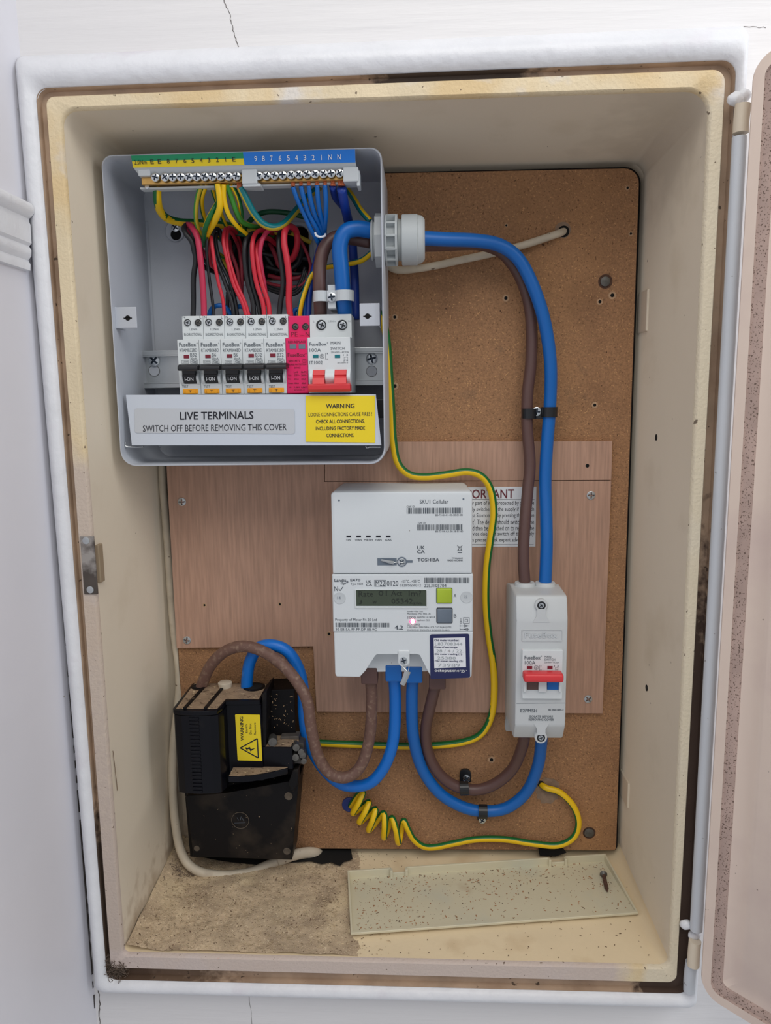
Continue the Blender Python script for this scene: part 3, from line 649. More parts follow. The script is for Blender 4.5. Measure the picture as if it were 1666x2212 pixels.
# cable gland through the right side
gl = thing('cable_gland', 'large pale grey nylon cable gland through the right side of the consumer unit', 'cable gland', W(850, 520, .075))
gc = W(850, 519, .075); gc = Vector((CX1, .075, gc.z))
def gx(px): return X(px, 518, .057)
ax = (1, 0, 0); o_ = lambda px: Vector((gx(px), gc.y, gc.z))
bm = NB(); lathe(bm, o_(799), ax, [(0, .0150), (.0006, .0160), (.0015, .0160), (.0022, .0145), (.0030, .0145), (.0036, .0160), (.0046, .0160), (CX1-gx(799)-.0018, .0145)], 32); obj('threaded_collar', bm, m_nylon, gl, smooth=True)
bm = NB(); x0 = gx(809); disc(bm, Vector((x0, gc.y, gc.z)), .0215, ax, CX1-.0015-x0, 8, .0008); obj('lock_nut', bm, m_nylon, gl)
bm = NB(); x0 = CX1+.0002; lathe(bm, Vector((x0, gc.y, gc.z)), ax, [(0, .0198), (.0008, .0205), (.0018, .0205), (.0018, .0160), (.0085, .0160), (.0085, .0205), (.0100, .0205), (.0104, .0198)], 12, ph=.26)
for k in range(12):
    a = 2*math.pi*k/12; c_ = Vector((0, math.cos(a), math.sin(a)))*.0182+Vector((x0+.0052, gc.y, gc.z)); s = bmesh.ops.create_cube(bm, size=1)
    for v in s['verts']: w_ = Vector((v.co.x*.0074, v.co.y*.0044, v.co.z*.0018)); v.co = c_+Vector((w_.x, w_.y*math.cos(a)-w_.z*math.sin(a), w_.y*math.sin(a)+w_.z*math.cos(a)))
obj('windowed_nut', bm, m_nylon, gl)
bm = NB(); x0 += .0104; lathe(bm, Vector((x0, gc.y, gc.z)), ax, [(0, .0155), (.0006, .0168), (.0012, .0155), (.0018, .0168), (.0024, .0155), (.0030, .0168), (.0036, .0155)], 28); obj('thread', bm, m_nylon, gl, smooth='all')
bm = NB(); x0 += .0032; lathe(bm, Vector((x0, gc.y, gc.z)), ax, [(0, .0196), (.0006, .0202), (.0125, .0202), (.0132, .0192)], 12, ph=.26)
lathe(bm, Vector((x0+.0130, gc.y, gc.z)), ax, [(0, .0190), (.0030, .0184), (.0052, .0165), (.0058, .0150), (.0058, .011)], 32); obj('dome_nut', bm, m_nylon, gl, smooth=True)

# ---- breakers
MY0, MY1 = .057, .073                 # nose face, terminal shoulder face
def zz(py, y): return Z(550, py, y)
ZT, ZS, ZB = zz(680, MY1), zz(731, MY0), zz(851, MY0)
PX0 = X(385, 790, MY0); PITCHM = .01798
def module_body(bm, x0, x1, zt=None, zs=None, sh=0.0):
    zt = zt or ZT; zs = zs or ZS
    pts = [(MY0, zs), (MY0, ZB), (.100, ZB), (.100, zt), (MY1, zt), (MY1, zs)]
    return prism(bm, pts, FYZ, x0+.00012, x1-.00012, .00045)
def terminal_hole(parent, px, py, rpx, mat, sunk):
    """round screw well in the shoulder face with its clamp screw"""
    p = W(px, py, MY1-.0004); r = rpx*(MY1-CAM.y)/FOC
    bm = NB(); lathe(bm, p, (0, -1, 0), [(.0006, r*1.0), (.0006, r*1.08), (0, r*1.12)], 24, cap=False); lathe(bm, p, (0, -1, 0), [(-.0001, r), (.0001, r)], 24)
    w = obj('screw_well', bm, [M('well_shadow', (44, 48, 52), .8)] if 'well_shadow' not in bpy.data.materials else [bpy.data.materials['well_shadow']], parent)
    place('terminal_screw', screw_mesh(round(r*.80, 4), mat, 'cross', .12), p+Vector((r*.12, -.0002, -r*.05)), w, (0, .4, 0))
def breaker(idx):
    x0 = PX0; x1 = PX0+PITCHM
    t = thing('circuit_breaker', 'x', 'circuit breaker', ((x0+x1)/2, .10, ZB), 'white circuit breakers with black toggles in a row')
    o = obj('body', module_body(NB(), x0, x1), m_white, t)
    for a, m in ((405, m_screw), (428, m_dkscrew)): terminal_hole(t, a, 697, 6.6, m, a > 410)
    # toggle housing cheeks
    for a in (389.5, 424.5):
        bm = NB(); xa, xb, z0, z1 = R4(a, 801, a+5.5, 832, .055); pts = []
        for k in range(9):
            th = k/8; pts.append((MY0+.0005-math.sin(th*math.pi)*.0042, z1+(z0-z1)*th))
        pts = pts+[(MY0+.002, z0), (MY0+.002, z1)]
        prism(bm, pts, FYZ, xa, xb, .0003); obj('toggle_guard', bm, m_white, t)
    # toggle: barrel plus wide black bar pushed up
    bm = NB(); xa, xb, z0, z1 = R4(396.2, 800, 423.8, 829, .055); pts = [(MY0+.001, z1), (MY0-.0052, z1), (MY0-.0046, z1-(z1-z0)*.30), (MY0-.0034, z1-(z1-z0)*.36), (MY0-.0034, z1-(z1-z0)*.46), (MY0-.0026, z1-(z1-z0)*.55), (MY0-.0004, z0), (MY0+.001, z0)]
    prism(bm, pts, FYZ, xa, xb, .0002)
    xa, xb, z0, z1 = R4(385.2, 785, 428.6, 801, .045); prism(bm, [(.0560, z1-.0004), (.0460, z1-.0006), (.0425, z1-.0022), (.0420, z0+.0010), (.0440, z0), (.0560, z0+.0012)], FYZ, xa, xb, .0007)
    tg = obj('toggle', bm, m_black, t)
    prints('toggle_text', tg, .0542, m_inkw, [('I-ON', 400, 815, 418.5, 823, 'b')], fy=lambda x, z: .05325)
    bm = NB(); pb(bm, 395, 840, 427.5, 850.5, .0562, .060, .0005); pb(bm, 400, 842.5, 422, 850.6, .0554, .060, .0004); o = obj('test_button', bm, m_amber, t)
    prints('button_text', o, .0553, m_inkb, [('T', 407.5, 843, 414.5, 848)])
    bm = NB(); pb(bm, 397, 766.5, 408.5, 774, .0566, .058); obj('indicator_window', bm, m_flag, t)
    return t
def breaker_print(t, i, code, rating):
    d = lambda a: a+46.95*i        # shift along the row in photograph pixels
    e = lambda a: a+46.35*i
    it = [('FuseBox', d(387), 740, d(423.5), 748.5, 'b'), ('°', d(424.5), 740, d(427), 743), (code, d(388), 752.5, d(426), 760), (rating, d(411), 762.5, d(411+(14 if len(rating) == 3 else 9)), 770), ('30mA', d(411.5), 772, d(425), 776.5),
          ('6000', d(394.5), 780, d(406), 783.5), ('#box', d(392.5), 778.5, d(407.5), 785.5, .0002), ('#box', d(411.5), 777, d(427), 785.5, .0002), ('~', d(414), 779, d(425), 781), ('#line', d(414), 782.5, d(425), 784), ('TEST', d(393), 831.8, d(407), 837.5)]
    prints('printed_text', t, MY0-.0002, m_ink, it)
    it = [('N', e(394.8), 682.5, e(400), 688), ('L', e(431.5), 682.5, e(435), 688), ('1.2Nm', e(408.5), 708.5, e(426), 713.5), ('BI-DIRECTIONAL', e(398), 719.5, e(436), 725)]
    prints('shoulder_text', t, MY1-.0002, m_ink, it)
def copy_thing(src, dx, label):
    r = src.copy(); COL.objects.link(r); r.location = src.location+Vector((dx, 0, 0)); ROOT[r.name] = Vector(r.location); r['label'] = label
    for ch in list(src.children):
        c = ch.copy(); COL.objects.link(c); c.parent = r
        for g2 in list(ch.children):
            d = g2.copy(); COL.objects.link(d); d.parent = c
    return r
b0 = breaker(0)
labs = ['white circuit breaker marked B32, first in the row from the left', 'white circuit breaker marked B6, second in the row from the left', 'white circuit breaker marked B6, middle one of the five',
        'white circuit breaker marked B32, fourth from the left end of the row', 'white circuit breaker marked B32, right beside the pink surge protector']
mods = [b0]+[copy_thing(b0, PITCHM*i, labs[i]) for i in range(1, 5)]; b0['label'] = labs[0]
for i, (c, r) in enumerate((('RTAMB32BD', 'B32'), ('RTAMB06BD', 'B6'), ('RTAMB06BD', 'B6'), ('RTAMB32BD', 'B32'), ('RTAMB32BD', 'B32'))): breaker_print(mods[i], i, c, r)
# surge protector
x0 = PX0+PITCHM*5; x1 = x0+PITCHM; sp = thing('surge_protector', 'bright pink surge protector module between the white breakers and main switch', 'surge protector', ((x0+x1)/2, .1, ZB))
obj('body', module_body(NB(), x0, x1, zz(684, MY1)), m_pinkp, sp)
for a in (638, 660): terminal_hole(sp, a, 705.5, 6.3, m_dkscrew, True)
for a in (626, 645.5):
    bm = NB(); pb(bm, a, 743.5, a+14, 753, .0566, .058); obj('indicator_window', bm, m_slate, sp)
prints('shoulder_text', sp, MY1-.0002, m_inkp, [('PE', 629.5, 717, 643, 727), ('N', 660.5, 717, 668.5, 727), ('2.0Nm', 648, 723.5, 658, 726)])
prints('printed_text', sp, MY0-.0002, m_inkp, [('RED:REPLACE', 622.5, 736, 661, 741, 'b'), ('FuseBox', 621.5, 762.5, 659, 770.5, 'b'), ('°', 659.5, 762, 662.5, 765), ('SPD1MT2', 623.5, 777.5, 648.5, 782.5, 'b'), ('T2', 656, 777.5, 661, 782), ('#box', 654, 776.2, 662, 783.5, .0002),
    ('SURGE PROTECTION', 624.5, 785.5, 662, 789, 'b'), ('DEVICE', 636, 792.5, 649.5, 796, 'b'), ('L-N', 635, 801.5, 643, 806, 'b'), ('N-PE', 650.5, 801.5, 662.5, 806, 'b'),
    ('Uc:', 623, 809, 630, 812.5, 'b'), ('275V~', 635.5, 808.5, 648, 812.5, 'b'), ('260V~', 650.5, 808.5, 663, 812.5, 'b'), ('In:', 623, 817, 628, 820, 'b'), ('20kA', 635.5, 817, 646, 820.5, 'b'), ('20kA', 651, 817, 661, 820.5, 'b'),
    ('Imax:', 623, 826, 634, 829.5, 'b'), ('40kA', 635.5, 826, 646, 829.5, 'b'), ('40kA', 651.5, 826, 661.5, 829.5, 'b'), ('Up:', 624, 834.5, 630, 838, 'b'), ('1.5kV', 636, 834.5, 648, 838, 'b'), ('1.5kV', 651, 834.5, 663, 838, 'b'), ('IEC61643-11', 636, 841, 658, 843.5)])
# main switch
def main_switch(name, label, x0, x1, zs, zb, on_down=True): pass
x0 = PX0+PITCHM*6; x1 = x0+.0352; ms = thing('main_switch', 'double width white main switch with red toggle at right end of the breaker row', 'switch', ((x0+x1)/2, .1, ZB))
bm = module_body(NB(), x0, x1, zz(682, MY1)); obj('body', bm, m_white, ms)
for a in (694, 739.5): terminal_hole(ms, a, 702, 9.6, m_screw, False)
prints('shoulder_text', ms, MY1-.0002, m_faint, [('L', 676.5, 692, 680, 696), ('2.8Nm', 708, 692, 725, 696), ('N', 752.5, 692, 757, 696)])
prints('printed_text', ms, MY0-.0002, m_ink, [('FuseBox', 668.5, 739.5, 705.5, 747, 'b'), ('°', 706.5, 739, 709, 742), ('MAIN', 714.5, 737.5, 735.5, 744), ('100A', 669, 752, 693.5, 760), ('SWITCH', 714.5, 749.5, 744.5, 755.5), ('230/400V~ AC22A', 715, 759, 753.5, 762.5),
    ('#ring', 690.8, 765, 700.6, 774, .0003), ('S', 693.5, 767, 697.5, 772), ('#line', 703.7, 762, 703.7, 777), ('1', 706.5, 762, 708, 765), ('0', 706, 774.5, 709, 777.5), ('IT1002', 669, 779.5, 697, 787), ('1 3', 741.5, 765, 752, 768.5), ('#box', 743.5, 771, 751.5, 778, .0002), ('2 4', 741.5, 778, 752, 780.5), ('IEC60947-3', 729.5, 782.5, 752, 785)])
for a in (676, 723):
    bm = NB(); pb(bm, a+.5, 766, a+12, 773, .0566, .058); obj('indicator_window', bm, m_tealp, ms)
for a, b in ((669, 675.8), (702.5, 722.8), (749, 757)):
    bm = NB(); xa, xb, z0, z1 = R4(a, 798, b, 830, .054); pts = [(MY0+.0005-math.sin(k/8*math.pi)*.0044-.001, z1+(z0-z1)*k/8) for k in range(9)]+[(MY0+.002, z0), (MY0+.002, z1)]
    prism(bm, pts, FYZ, xa, xb, .0003); obj('toggle_guard', bm, m_white, ms)
bm = NB(); xa, xb, z0, z1 = R4(676, 799, 702, 832, .055); xc, xd, _, _ = R4(723, 799, 749, 832, .055)
for p0, p1 in ((xa, xb), (xc, xd)):
    h = z1-z0; prism(bm, [(MY0+.001, z1), (MY0-.0006, z1), (MY0-.0030, z1-h*.34), (MY0-.0022, z1-h*.38), (MY0-.0022, z1-h*.48), (MY0-.0044, z1-h*.52), (MY0-.0070, z0), (MY0+.001, z0)], FYZ, p0, p1, .0002)
xa, xb, z0, z1 = R4(666.5, 829, 757, 846.5, .045)
prism(bm, [(.0560, z1-.0004), (.0460, z1+.0002), (.0418, z1-.0008), (.0424, z0+.0020), (.0450, z0), (.0560, z0+.0008)], FYZ, xa, xb, .0005); obj('toggle', bm, m_redp, ms)
# saddle holding the tails above the main switch
sa = thing('cable_saddle', 'white strap with central screw over the tails above the main switch', 'cable clip', W(716, 640, .085))
bm = NB(); 
def strap(bm, cx, z, yc, r, w, th=.0012):
    pts = [(cx+math.cos(a)*(r+th), yc-math.sin(a)*(r+th)) for a in [math.pi*k/10 for k in range(11)]]+[(cx+math.cos(a)*r, yc-math.sin(a)*r) for a in [math.pi*k/10 for k in range(10, -1, -1)]]
    prism(bm, pts, FXY, z-w/2, z+w/2)
    return bm
ya = .068; xL, xR = X(692, 640, ya), X(743, 638, ya); zc = Z(716, 639, ya); wS = .0085
strap(bm, xL, zc, ya+.004, .0053, wS, .0011); strap(bm, xR, zc, ya+.004, .0071, wS, .0011)
box(bm, xL+.0055, xR-.0066, ya-.0005, ya+.0008, zc-wS/2, zc+wS/2, .0003); box(bm, xL+.006, xR-.007, ya+.001, .100, zc-.010, zc+.009, .0006); obj('strap', bm, m_whiteg, sa)
screw(716.5, 642, ya-.0010, 9.5, m_screw, sa)

# ================================================================== SMART METER
YM = .066; YL = .074
mt = thing('smart_meter', 'white electricity meter with communications hub on top and small display', 'meter', W(870, 1465, .1337))
mt.location = (W(870, 1465, YM).x, .1337, Z(870, 1465, YM)); ROOT[mt.name] = Vector(mt.location)
x0, x1, z0, z1 = R4(716.5, 1062, 1020.5, 1239, YM)
bm = NB(); c = rect(x0, x1, z0, z1)
loft(bm, [ring(c, .006, .1330), ring(c, .004, YM+.018), ring(rect(x0, x1, z0, z1), [.003, .003, .001, .001], YM+.0018), ring(inset(c, .0005), [.003, .003, .001, .001], YM+.0005), ring(inset(c, .0018), [.002, .002, .001, .001], YM)], True, True)
hub = obj('communications_hub', bm, m_meter, mt, smooth=True); hub['label'] = 'plain upper half with printed codes'
PR = []
prints('printed_text', hub, YM-.00025, m_ink2, [('SKU1 Cellular', 907, 1079, 969, 1088), ('CHF ID', 878.5, 1092.5, 896, 1096.5), ('#bars', 879, 1097, 1000, 1109.5), ('88-73-84-01-00-38-E1-80', 941, 1110.5, 1000, 1114.5),
    ('GPF ID', 903, 1128, 920.5, 1132.5), ('#bars', 902, 1133, 999, 1145.5), ('88-73-84-AA-00-38-E1-80', 941, 1146, 1000.5, 1150),
    ('SW', 748, 1164, 758.5, 1168.5), ('WAN', 767, 1164, 782, 1168.5), ('MESH', 786.5, 1164, 805, 1168.5), ('HAN', 811, 1164, 824.5, 1168.5), ('GAS', 832, 1164, 846, 1168.5),
    ('UK', 901, 1179, 918, 1186.5, 'b'), ('CA', 901, 1188, 918, 1195.5, 'b'), ('TOSHIBA', 902, 1205.5, 949, 1213, 'b'), ('TTT9HN04UAZ', 976, 1204.5, 1000, 1207.5, 'b'), ('MADE IN CHINA', 967, 1208.5, 1000, 1212.5, 'b'),
    ('#line', 988, 1178, 999, 1190, .0003), ('#line', 999, 1178, 988, 1190, .0003), ('#box', 990, 1181, 997.5, 1189, .0003), ('#line', 989, 1181, 998, 1181, .0004), ('#fill', 989, 1192.5, 998.5, 1194.5)])
for a in (748.5, 770, 791, 812.5, 834):
    bm = NB(); pb(bm, a, 1157, a+10, 1161, YM-.0004, YM+.001, .0002); obj('status_light', bm, m_inkb, hub)
for a, b in ((732.5, 1081), (1001.5, 1078)):
    bm = NB(); lathe(bm, W(a, b, YM), (0, -1, 0), [(-.0002, .0009), (.0002, .0008)], 12); obj('rivet', bm, m_slate, hub)
bm = NB(); pb(bm, 815.5, 1206, 857, 1221, YM-.0004, YM-.0002); pb(bm, 876, 1210.5, 891.5, 1215.5, YM-.0004, YM-.0002); disc(bm, W(868.5, 1213.5, YM), .0043, (0, -1, 0), .0005, 24); obj('seal_recess', bm, m_slate, hub)
screw(868.5, 1214, YM-.0006, 8.5, m_screw, hub)
bm = NB(); tube_bm(bm, [W(824, 1210, YM-.001), W(838, 1213, YM-.0022), W(851, 1216, YM-.0022)], .0011, 8, 3, flat=.5, radii=lambda t: .8+.6*t); tube_bm(bm, [W(850, 1216, YM-.0018), W(860, 1214, YM-.0014), W(872, 1216, YM-.001)], .0003, 6, 3); obj('lead_seal', bm, m_brass if False else m_zinc, hub)
# middle body
x0, x1, z0, z1 = R4(718.5, 1241, 1022, 1366, YM-.0012); YB = YM-.0012
bm = NB(); c = rect(x0, x1, z0, z1)
loft(bm, [ring(c, .001, .1330), ring(c, .001, YB+.001), ring(inset(c, .0009), .001, YB)], True, True); body = obj('meter_body', bm, m_meter, mt)
prints('printed_text', body, YB-.00025, m_ink2, [('Landis', 722.5, 1250, 748, 1257, 'b'), ('Gyr', 736.5, 1257.5, 748.5, 1264, 'b'), ('+', 748, 1254, 753, 1260, 'b'), ('E470', 757, 1250, 778.5, 1256, 'b'), ('Type 5533', 757.5, 1259, 784, 1265),
    ('UK', 791, 1253.5, 802.5, 1259, 'b'), ('CA', 791, 1260.5, 804, 1266, 'b'), ('#box', 809, 1253, 834, 1267, .0003), ('M22', 811.5, 1254.5, 832, 1265.5), ('0120', 836, 1254.5, 860.5, 1266), ('-25°C...+55°C', 868, 1252.5, 907, 1258.5), ('0120/SGS0312', 864, 1261.5, 909.5, 1267),
    ('#bars', 917, 1248, 1014, 1259.5), ('22L3105704', 916.5, 1261.5, 964.5, 1268.5), ('N', 722.5, 1267, 730, 1277), ('#line', 732, 1272, 735, 1276, .0006), ('#line', 735, 1276, 741.5, 1267.5, .0006),
    ('A', 980.5, 1283, 986, 1290.5), ('B', 980.5, 1326.5, 986.5, 1334), ('Property of Meter Fit 20 Ltd', 724.5, 1336, 814, 1343), ('#bars', 725, 1345.5, 841, 1355), ('30-EB-5A-FF-FF-DF-8B-9C', 725, 1357, 814, 1362.5), ('4.2', 853, 1351, 871, 1360, 'b'),
    ('Landis+Gyr Ltd.', 880, 1319, 914.5, 1323), ('Manchester, M22 5XB, UK', 880, 1324, 931, 1328), ('1000', 881, 1331, 898, 1337), ('imp/kWh CL.1&CL.B', 901, 1331, 940, 1336), ('imp/kvarh CL.2', 901, 1338, 928, 1342.5), ('ZCXi120HS3', 880.5, 1347, 907, 1351),
    ('1-20(100)A  230V 50Hz UC3 CAT.III(4kV) IP53', 880.5, 1353, 975, 1357.5), ('EN62053-21 EN50470-3 IEC62052-31(4kV)', 880.5, 1359.5, 971, 1363.5),
    ('#box', 1001, 1334, 1014.5, 1347, .0003), ('#box', 1004.5, 1337.5, 1011, 1343.5, .0003), ('#ring', 993.5, 1342, 998.5, 1346.5, .0003), ('#line', 996, 1335, 996, 1342, .0003),
    ('#line', 994, 1352, 1014, 1352, .0003), ('#line', 1003, 1349.5, 1012, 1352, .0003), ('#line', 1003, 1354.5, 1012, 1352, .0003), ('#line', 1003, 1349.5, 1003, 1354.5, .0003), ('#line', 994, 1359.5, 1014, 1359.5, .0003), ('#line', 1011, 1357, 1002, 1359.5, .0003), ('#line', 1011, 1362, 1002, 1359.5, .0003), ('#line', 1011, 1357, 1011, 1362, .0003), ('#line', 994, 1349.5, 994, 1354.5, .0003), ('#line', 994, 1357, 994, 1362, .0003)])
prints('seam_line', body, YB-.0002, m_faint, [('#line', 721, 1364.5, 1022, 1363, .0003)])
xa, xb, za, zb = R4(767, 1272, 924, 1314, YB); bm = NB(); c = rect(xa, xb, za, zb)
loft(bm, [ring(c, .001, YB+.0002), ring(c, .001, YB-.0008), ring(inset(c, .0008), .001, YB-.0010), ring(inset(c, .0012), .0006, YB+.0000)], True, False)
bez = obj('display_bezel', bm, m_white, body)
bm = NB(); pb(bm, 769.5, 1273.5, 922, 1309, YB-.0002, YB+.0004, 0); lcd = obj('display', bm, m_lcd, mt)
prints('lcd_text', lcd, YB-.00035, m_lcdi, [('Rate', 775, 1277, 806, 1289), ('01', 818, 1276, 836, 1287), ('Act', 845, 1276, 869, 1287), ('Im?', 883, 1276, 910, 1288), ('J', 775, 1297, 782, 1305), ('w', 805, 1298, 814, 1304), ('05342', 846, 1293, 892, 1304), ('kWh', 894, 1301, 912, 1306)])
for nm, q, m in (('upper_button', (944, 1271, 976, 1302), m_lime), ('lower_button', (944.5, 1314, 976.5, 1345), m_slate)):
    xa, xb, za, zb = R4(*q, YB); bm = NB(); c = rect(xa, xb, za, zb); loft(bm, [ring(inset(c, -.0006), .0012, YB), ring(inset(c, -.0006), .0012, YB-.0002)], True, True); e = obj('button_surround', bm, m_inkb if nm == 'lower_button' else M('olive_edge', (90, 110, 60)), mt)
    bm = NB(); loft(bm, [ring(c, .0009, YB), ring(c, .0009, YB-.0010), ring(inset(c, .0006), .0006, YB-.0015)], True, True); obj('button', bm, m, mt, smooth=True)
for a, b, s, tx in ((734, 1292, 1, '14'), (1008, 1290, -1, '22')):
    p = W(a, b, YB); bm = NB(); lathe(bm, p, (0, -1, 0), [(.0001, .0052), (.0005, .0050), (.0003, .0040), (.0003, .001)], 28); o = obj('sealing_cap', bm, m_whiteg, mt, smooth=True)
    prints('cap_text', o, YB-.0006, m_slate, [(tx, a-5, b-3.5, a+2, b+2)])
bm = NB(); lathe(bm, W(891.5, 1343, YB), (0, -1, 0), [(0, .0028), (.0003, .0026)], 20)
for v in bm.verts: v.co.z = Z(891, 1343, YB)+(v.co.z-Z(891, 1343, YB))*.55
obj('pulse_light', bm, m_led, mt)
bm = NB(); lathe(bm, W(891.5, 1343, YB-.0004), (0, -1, 0), [(0, .0017), (.0003, .0015)], 20); obj('light_core', bm, m_ledc, mt)
# terminal cover with its notch
YT = YB+.0002
bm = NB(); ppoly(bm, [(721.5, 1366), (724, 1456), (727, 1462), (777, 1463), (790, 1449), (809, 1415), (814, 1411), (902, 1410.5), (909, 1414), (925, 1450), (931, 1463), (1014, 1465), (1019, 1461), (1022, 1365)], YT, .1330, .0008)
tc = obj('terminal_cover', bm, m_meter, mt)
bm = NB(); ppoly(bm, [(780, 1452), (812, 1411), (905, 1410.5), (930, 1450.5)], YT+.018, .13, .0006); obj('cable_recess', bm, m_meter, mt)
bm = NB(); xa, xb, za, zb = R4(860, 1404, 885, 1439, YT); c = rect(xa, xb, za, zb); loft(bm, [ring(c, [.001, .001, .0040, .0040], YT+.016), ring(c, [.001, .001, .0040, .0040], YT-.0006), ring(inset(c, .0008), [.001, .001, .0034, .0034], YT-.0012)], True, True)
pb(bm, 862, 1410.5, 883, 1415, YT-.0014, YT, 0); tb_ = obj('screw_tab', bm, m_meter, mt); screw(872, 1427, YT-.0016, 8.6, m_screw, tb_)
bm = NB(); tube_bm(bm, [W(868, 1438, YT-.002), W(874, 1444, YT-.004), W(880, 1450, YT-.005)], .0004, 6, 4); tube_bm(bm, [W(884, 1436, YT-.002), W(883, 1446, YT-.004), W(880, 1452, YT-.005)], .0004, 6, 4)
tube_bm(bm, [W(881, 1450, YT-.006), W(875, 1466, YT-.007), W(869, 1479, YT-.007)], .0026, 10, 4, flat=.45, radii=lambda t: 1.1-.25*t); obj('lead_seal', bm, m_zinc, mt)
bm = NB(); c = pcs([(929, 1371), (1014, 1369.5), (1016, 1464), (930, 1467.5)], YT-.0008); loft(bm, [ring(c, .0016, YT-.0001), ring(c, .0016, YT-.0006)], True, True); stk = obj('sticker', bm, m_navy, mt); stk['label'] = 'navy sticker with handwritten old meter readings'
bm = NB(); ppoly(bm, [(937, 1378.5), (1005.5, 1377), (1007, 1441), (938.5, 1443.5)], YT-.0009, YT-.0005); obj('white_field', bm, m_stick_w, stk)
prints('heading_text', stk, YT-.0011, m_navy, [('Old meter number:', 938.5, 1380.5, 992, 1385.5, 'b'), ('Date of exchange:', 938.8, 1396, 989.5, 1401, 'b'), ('Old meter reading (1):', 939, 1411, 999, 1416, 'b'), ('Old meter reading (2):', 939.5, 1426, 1001, 1431, 'b')])
prints('handwriting', stk, YT-.0011, m_faint, [('L83708344', 940, 1387.5, 999, 1394.5), ('28 / 4 / 22.', 943, 1403, 1001, 1409.5), ('25380', 945, 1418.5, 985, 1424.5), ('73989', 946, 1433.5, 994, 1441)])
prints('white_text', stk, YT-.0011, m_inkw, [('octopus', 939, 1446, 976, 1453.5, 'b'), ('energy', 977, 1447, 1006, 1453.5), ('.', 1007.5, 1447.5, 1009, 1449)])
for a, b, m in ((799, 1459, m_brown), (851, 1453, m_blue), (895, 1456, m_blue), (945, 1470, m_brown)):
    bm = NB(); yc_ = .090; p = W(a, b, yc_); box(bm, p.x-.0075, p.x+.0075, yc_-.0078, yc_+.0078, p.z-.006, p.z+.010, .0015); obj('cable_shroud', bm, m, mt)

# ================================================================== ISOLATOR
iso = thing('isolator_switch', 'grey double pole isolator in its own narrow enclosure at right of the meter', 'switch', W(1165, 1597, .1337))
YI = .0565; YI2 = .0600
def qz(py, y): return Z(1168, py, y)
xl, xr = X(1115.5, 1430, YI), X(1224, 1430, YI); xl2, xr2 = xl-.0006, xr+.0006
prof_ = [(.1338, qz(1262, .128)+.0), (.1338, qz(1588, .128)), (.120, qz(1597, YI2+.004)), (YI+.010, qz(1597.5, YI2+.004)), (YI, qz(1568, YI)), (YI, qz(1341, YI)), (YI2+.002, qz(1288, YI2+.002)), (YI2+.006, qz(1286, YI2+.004)+.0005), (.105, qz(1262, .105))]
bm = NB(); prism(bm, prof_, FYZ, xl2, xr2, .0022); shell = obj('enclosure', bm, m_iso, iso, smooth=True)
bm = NB()
for a, r in ((1134, .0095), (1178, .0095)):
    p = W(a, 1262, .100); lathe(bm, Vector((p.x, .100, p.z-.004)), (0, 0, 1), [(-.006, r), (.0052, r*.96), (.0060, r*.9), (.0060, .0062)], 28)
obj('cable_collar', bm, m_iso, iso, smooth=True)
for nm, a, b, za_, zb_ in (('screw_tower', 1170, 1308, 1290, 1341), ('screw_tower', 1169, 1594, 1600, 1545)):
    y = YI+.0006; p = W(a, b, y); bm = NB()
    disc(bm, Vector((p.x, .085, p.z)), .0054, (0, -1, 0), .085-y, 28, .0006)
    sgn = -1 if b < 1400 else 1
    xw = .0036; pts = [(p.x-xw, p.z+sgn*.003), (p.x+xw, p.z+sgn*.003), (p.x+xw, p.z+sgn*.0085), (p.x+.0072, p.z+sgn*.0145), (p.x-.0072, p.z+sgn*.0145), (p.x-xw, p.z+sgn*.0085)]
    prism(bm, pts, FXZ, YI-.0003, YI+.016); o = obj(nm, bm, m_iso, iso, smooth=True)
    bm = NB(); disc(bm, Vector((p.x, y, p.z)), .0036, (0, -1, 0), .0001, 20); obj('screw_well', bm, m_black, o)
    screw(a, b, y-.0003, 5.8, m_screw, o)
xa, xb, za, zb = R4(1126.5, 1359.5, 1215.5, 1386, YI); bm = NB(); c = rect(xa, xb, za, zb)
loft(bm, [ring(c, .001, YI-.0001), ring(inset(c, .0002), .001, YI-.0005), ring(inset(c, .0006), .001, YI-.0005), ring(inset(c, .0008), .001, YI-.0001)], False, False); obj('embossed_frame', bm, m_iso, iso)
V = text_mesh('FuseBox', True); xa, xb, za, zb = R4(1134, 1366, 1204, 1378, YI)
prints('embossed_text', iso, YI-.0005, m_whiteg, [('FuseBox', 1134, 1366, 1204, 1378, 'b')])
bm = NB(); y = YI-.0035; pb(bm, 1128.5, 1404.5, 1216, 1460, y, YI+.004, .0005); sw = obj('switch_face', bm, m_white, iso)
bm = NB(); pb(bm, 1129, 1459, 1215.5, 1509.5, y+.0004, YI+.004, .0004); obj('switch_base', bm, m_white, iso)
for a, b in ((1131, 1138.5), (1164, 1182), (1208, 1214)):
    bm = NB(); pb(bm, a, 1462, b, 1496, y-.0024, y+.002, .0008); obj('toggle_guard', bm, m_white, iso)
for a, b, m in ((1139, 1163.5, m_brown), (1182.5, 1207.5, m_blue)):
    bm = NB(); pb(bm, a, 1464, b, 1482, y-.0014, y+.003, .0005); pb(bm, a, 1480, b, 1490.5, y-.0006, y+.003, .0004); obj('toggle_barrel', bm, m, iso)
bm = NB(); xa, xb, za, zb = R4(1131.5, 1455.5, 1217.5, 1473, y-.010); box(bm, xa, xb, y-.0125, y-.0005, za, zb, .0020, 3); obj('toggle', bm, m_redp, iso, smooth=True)['label'] = 'wide red toggle bar'
for a in (1139, 1183):
    bm = NB(); pb(bm, a, 1439, a+11, 1445, y-.0004, y+.0005); obj('indicator_window', bm, m_flag, iso)
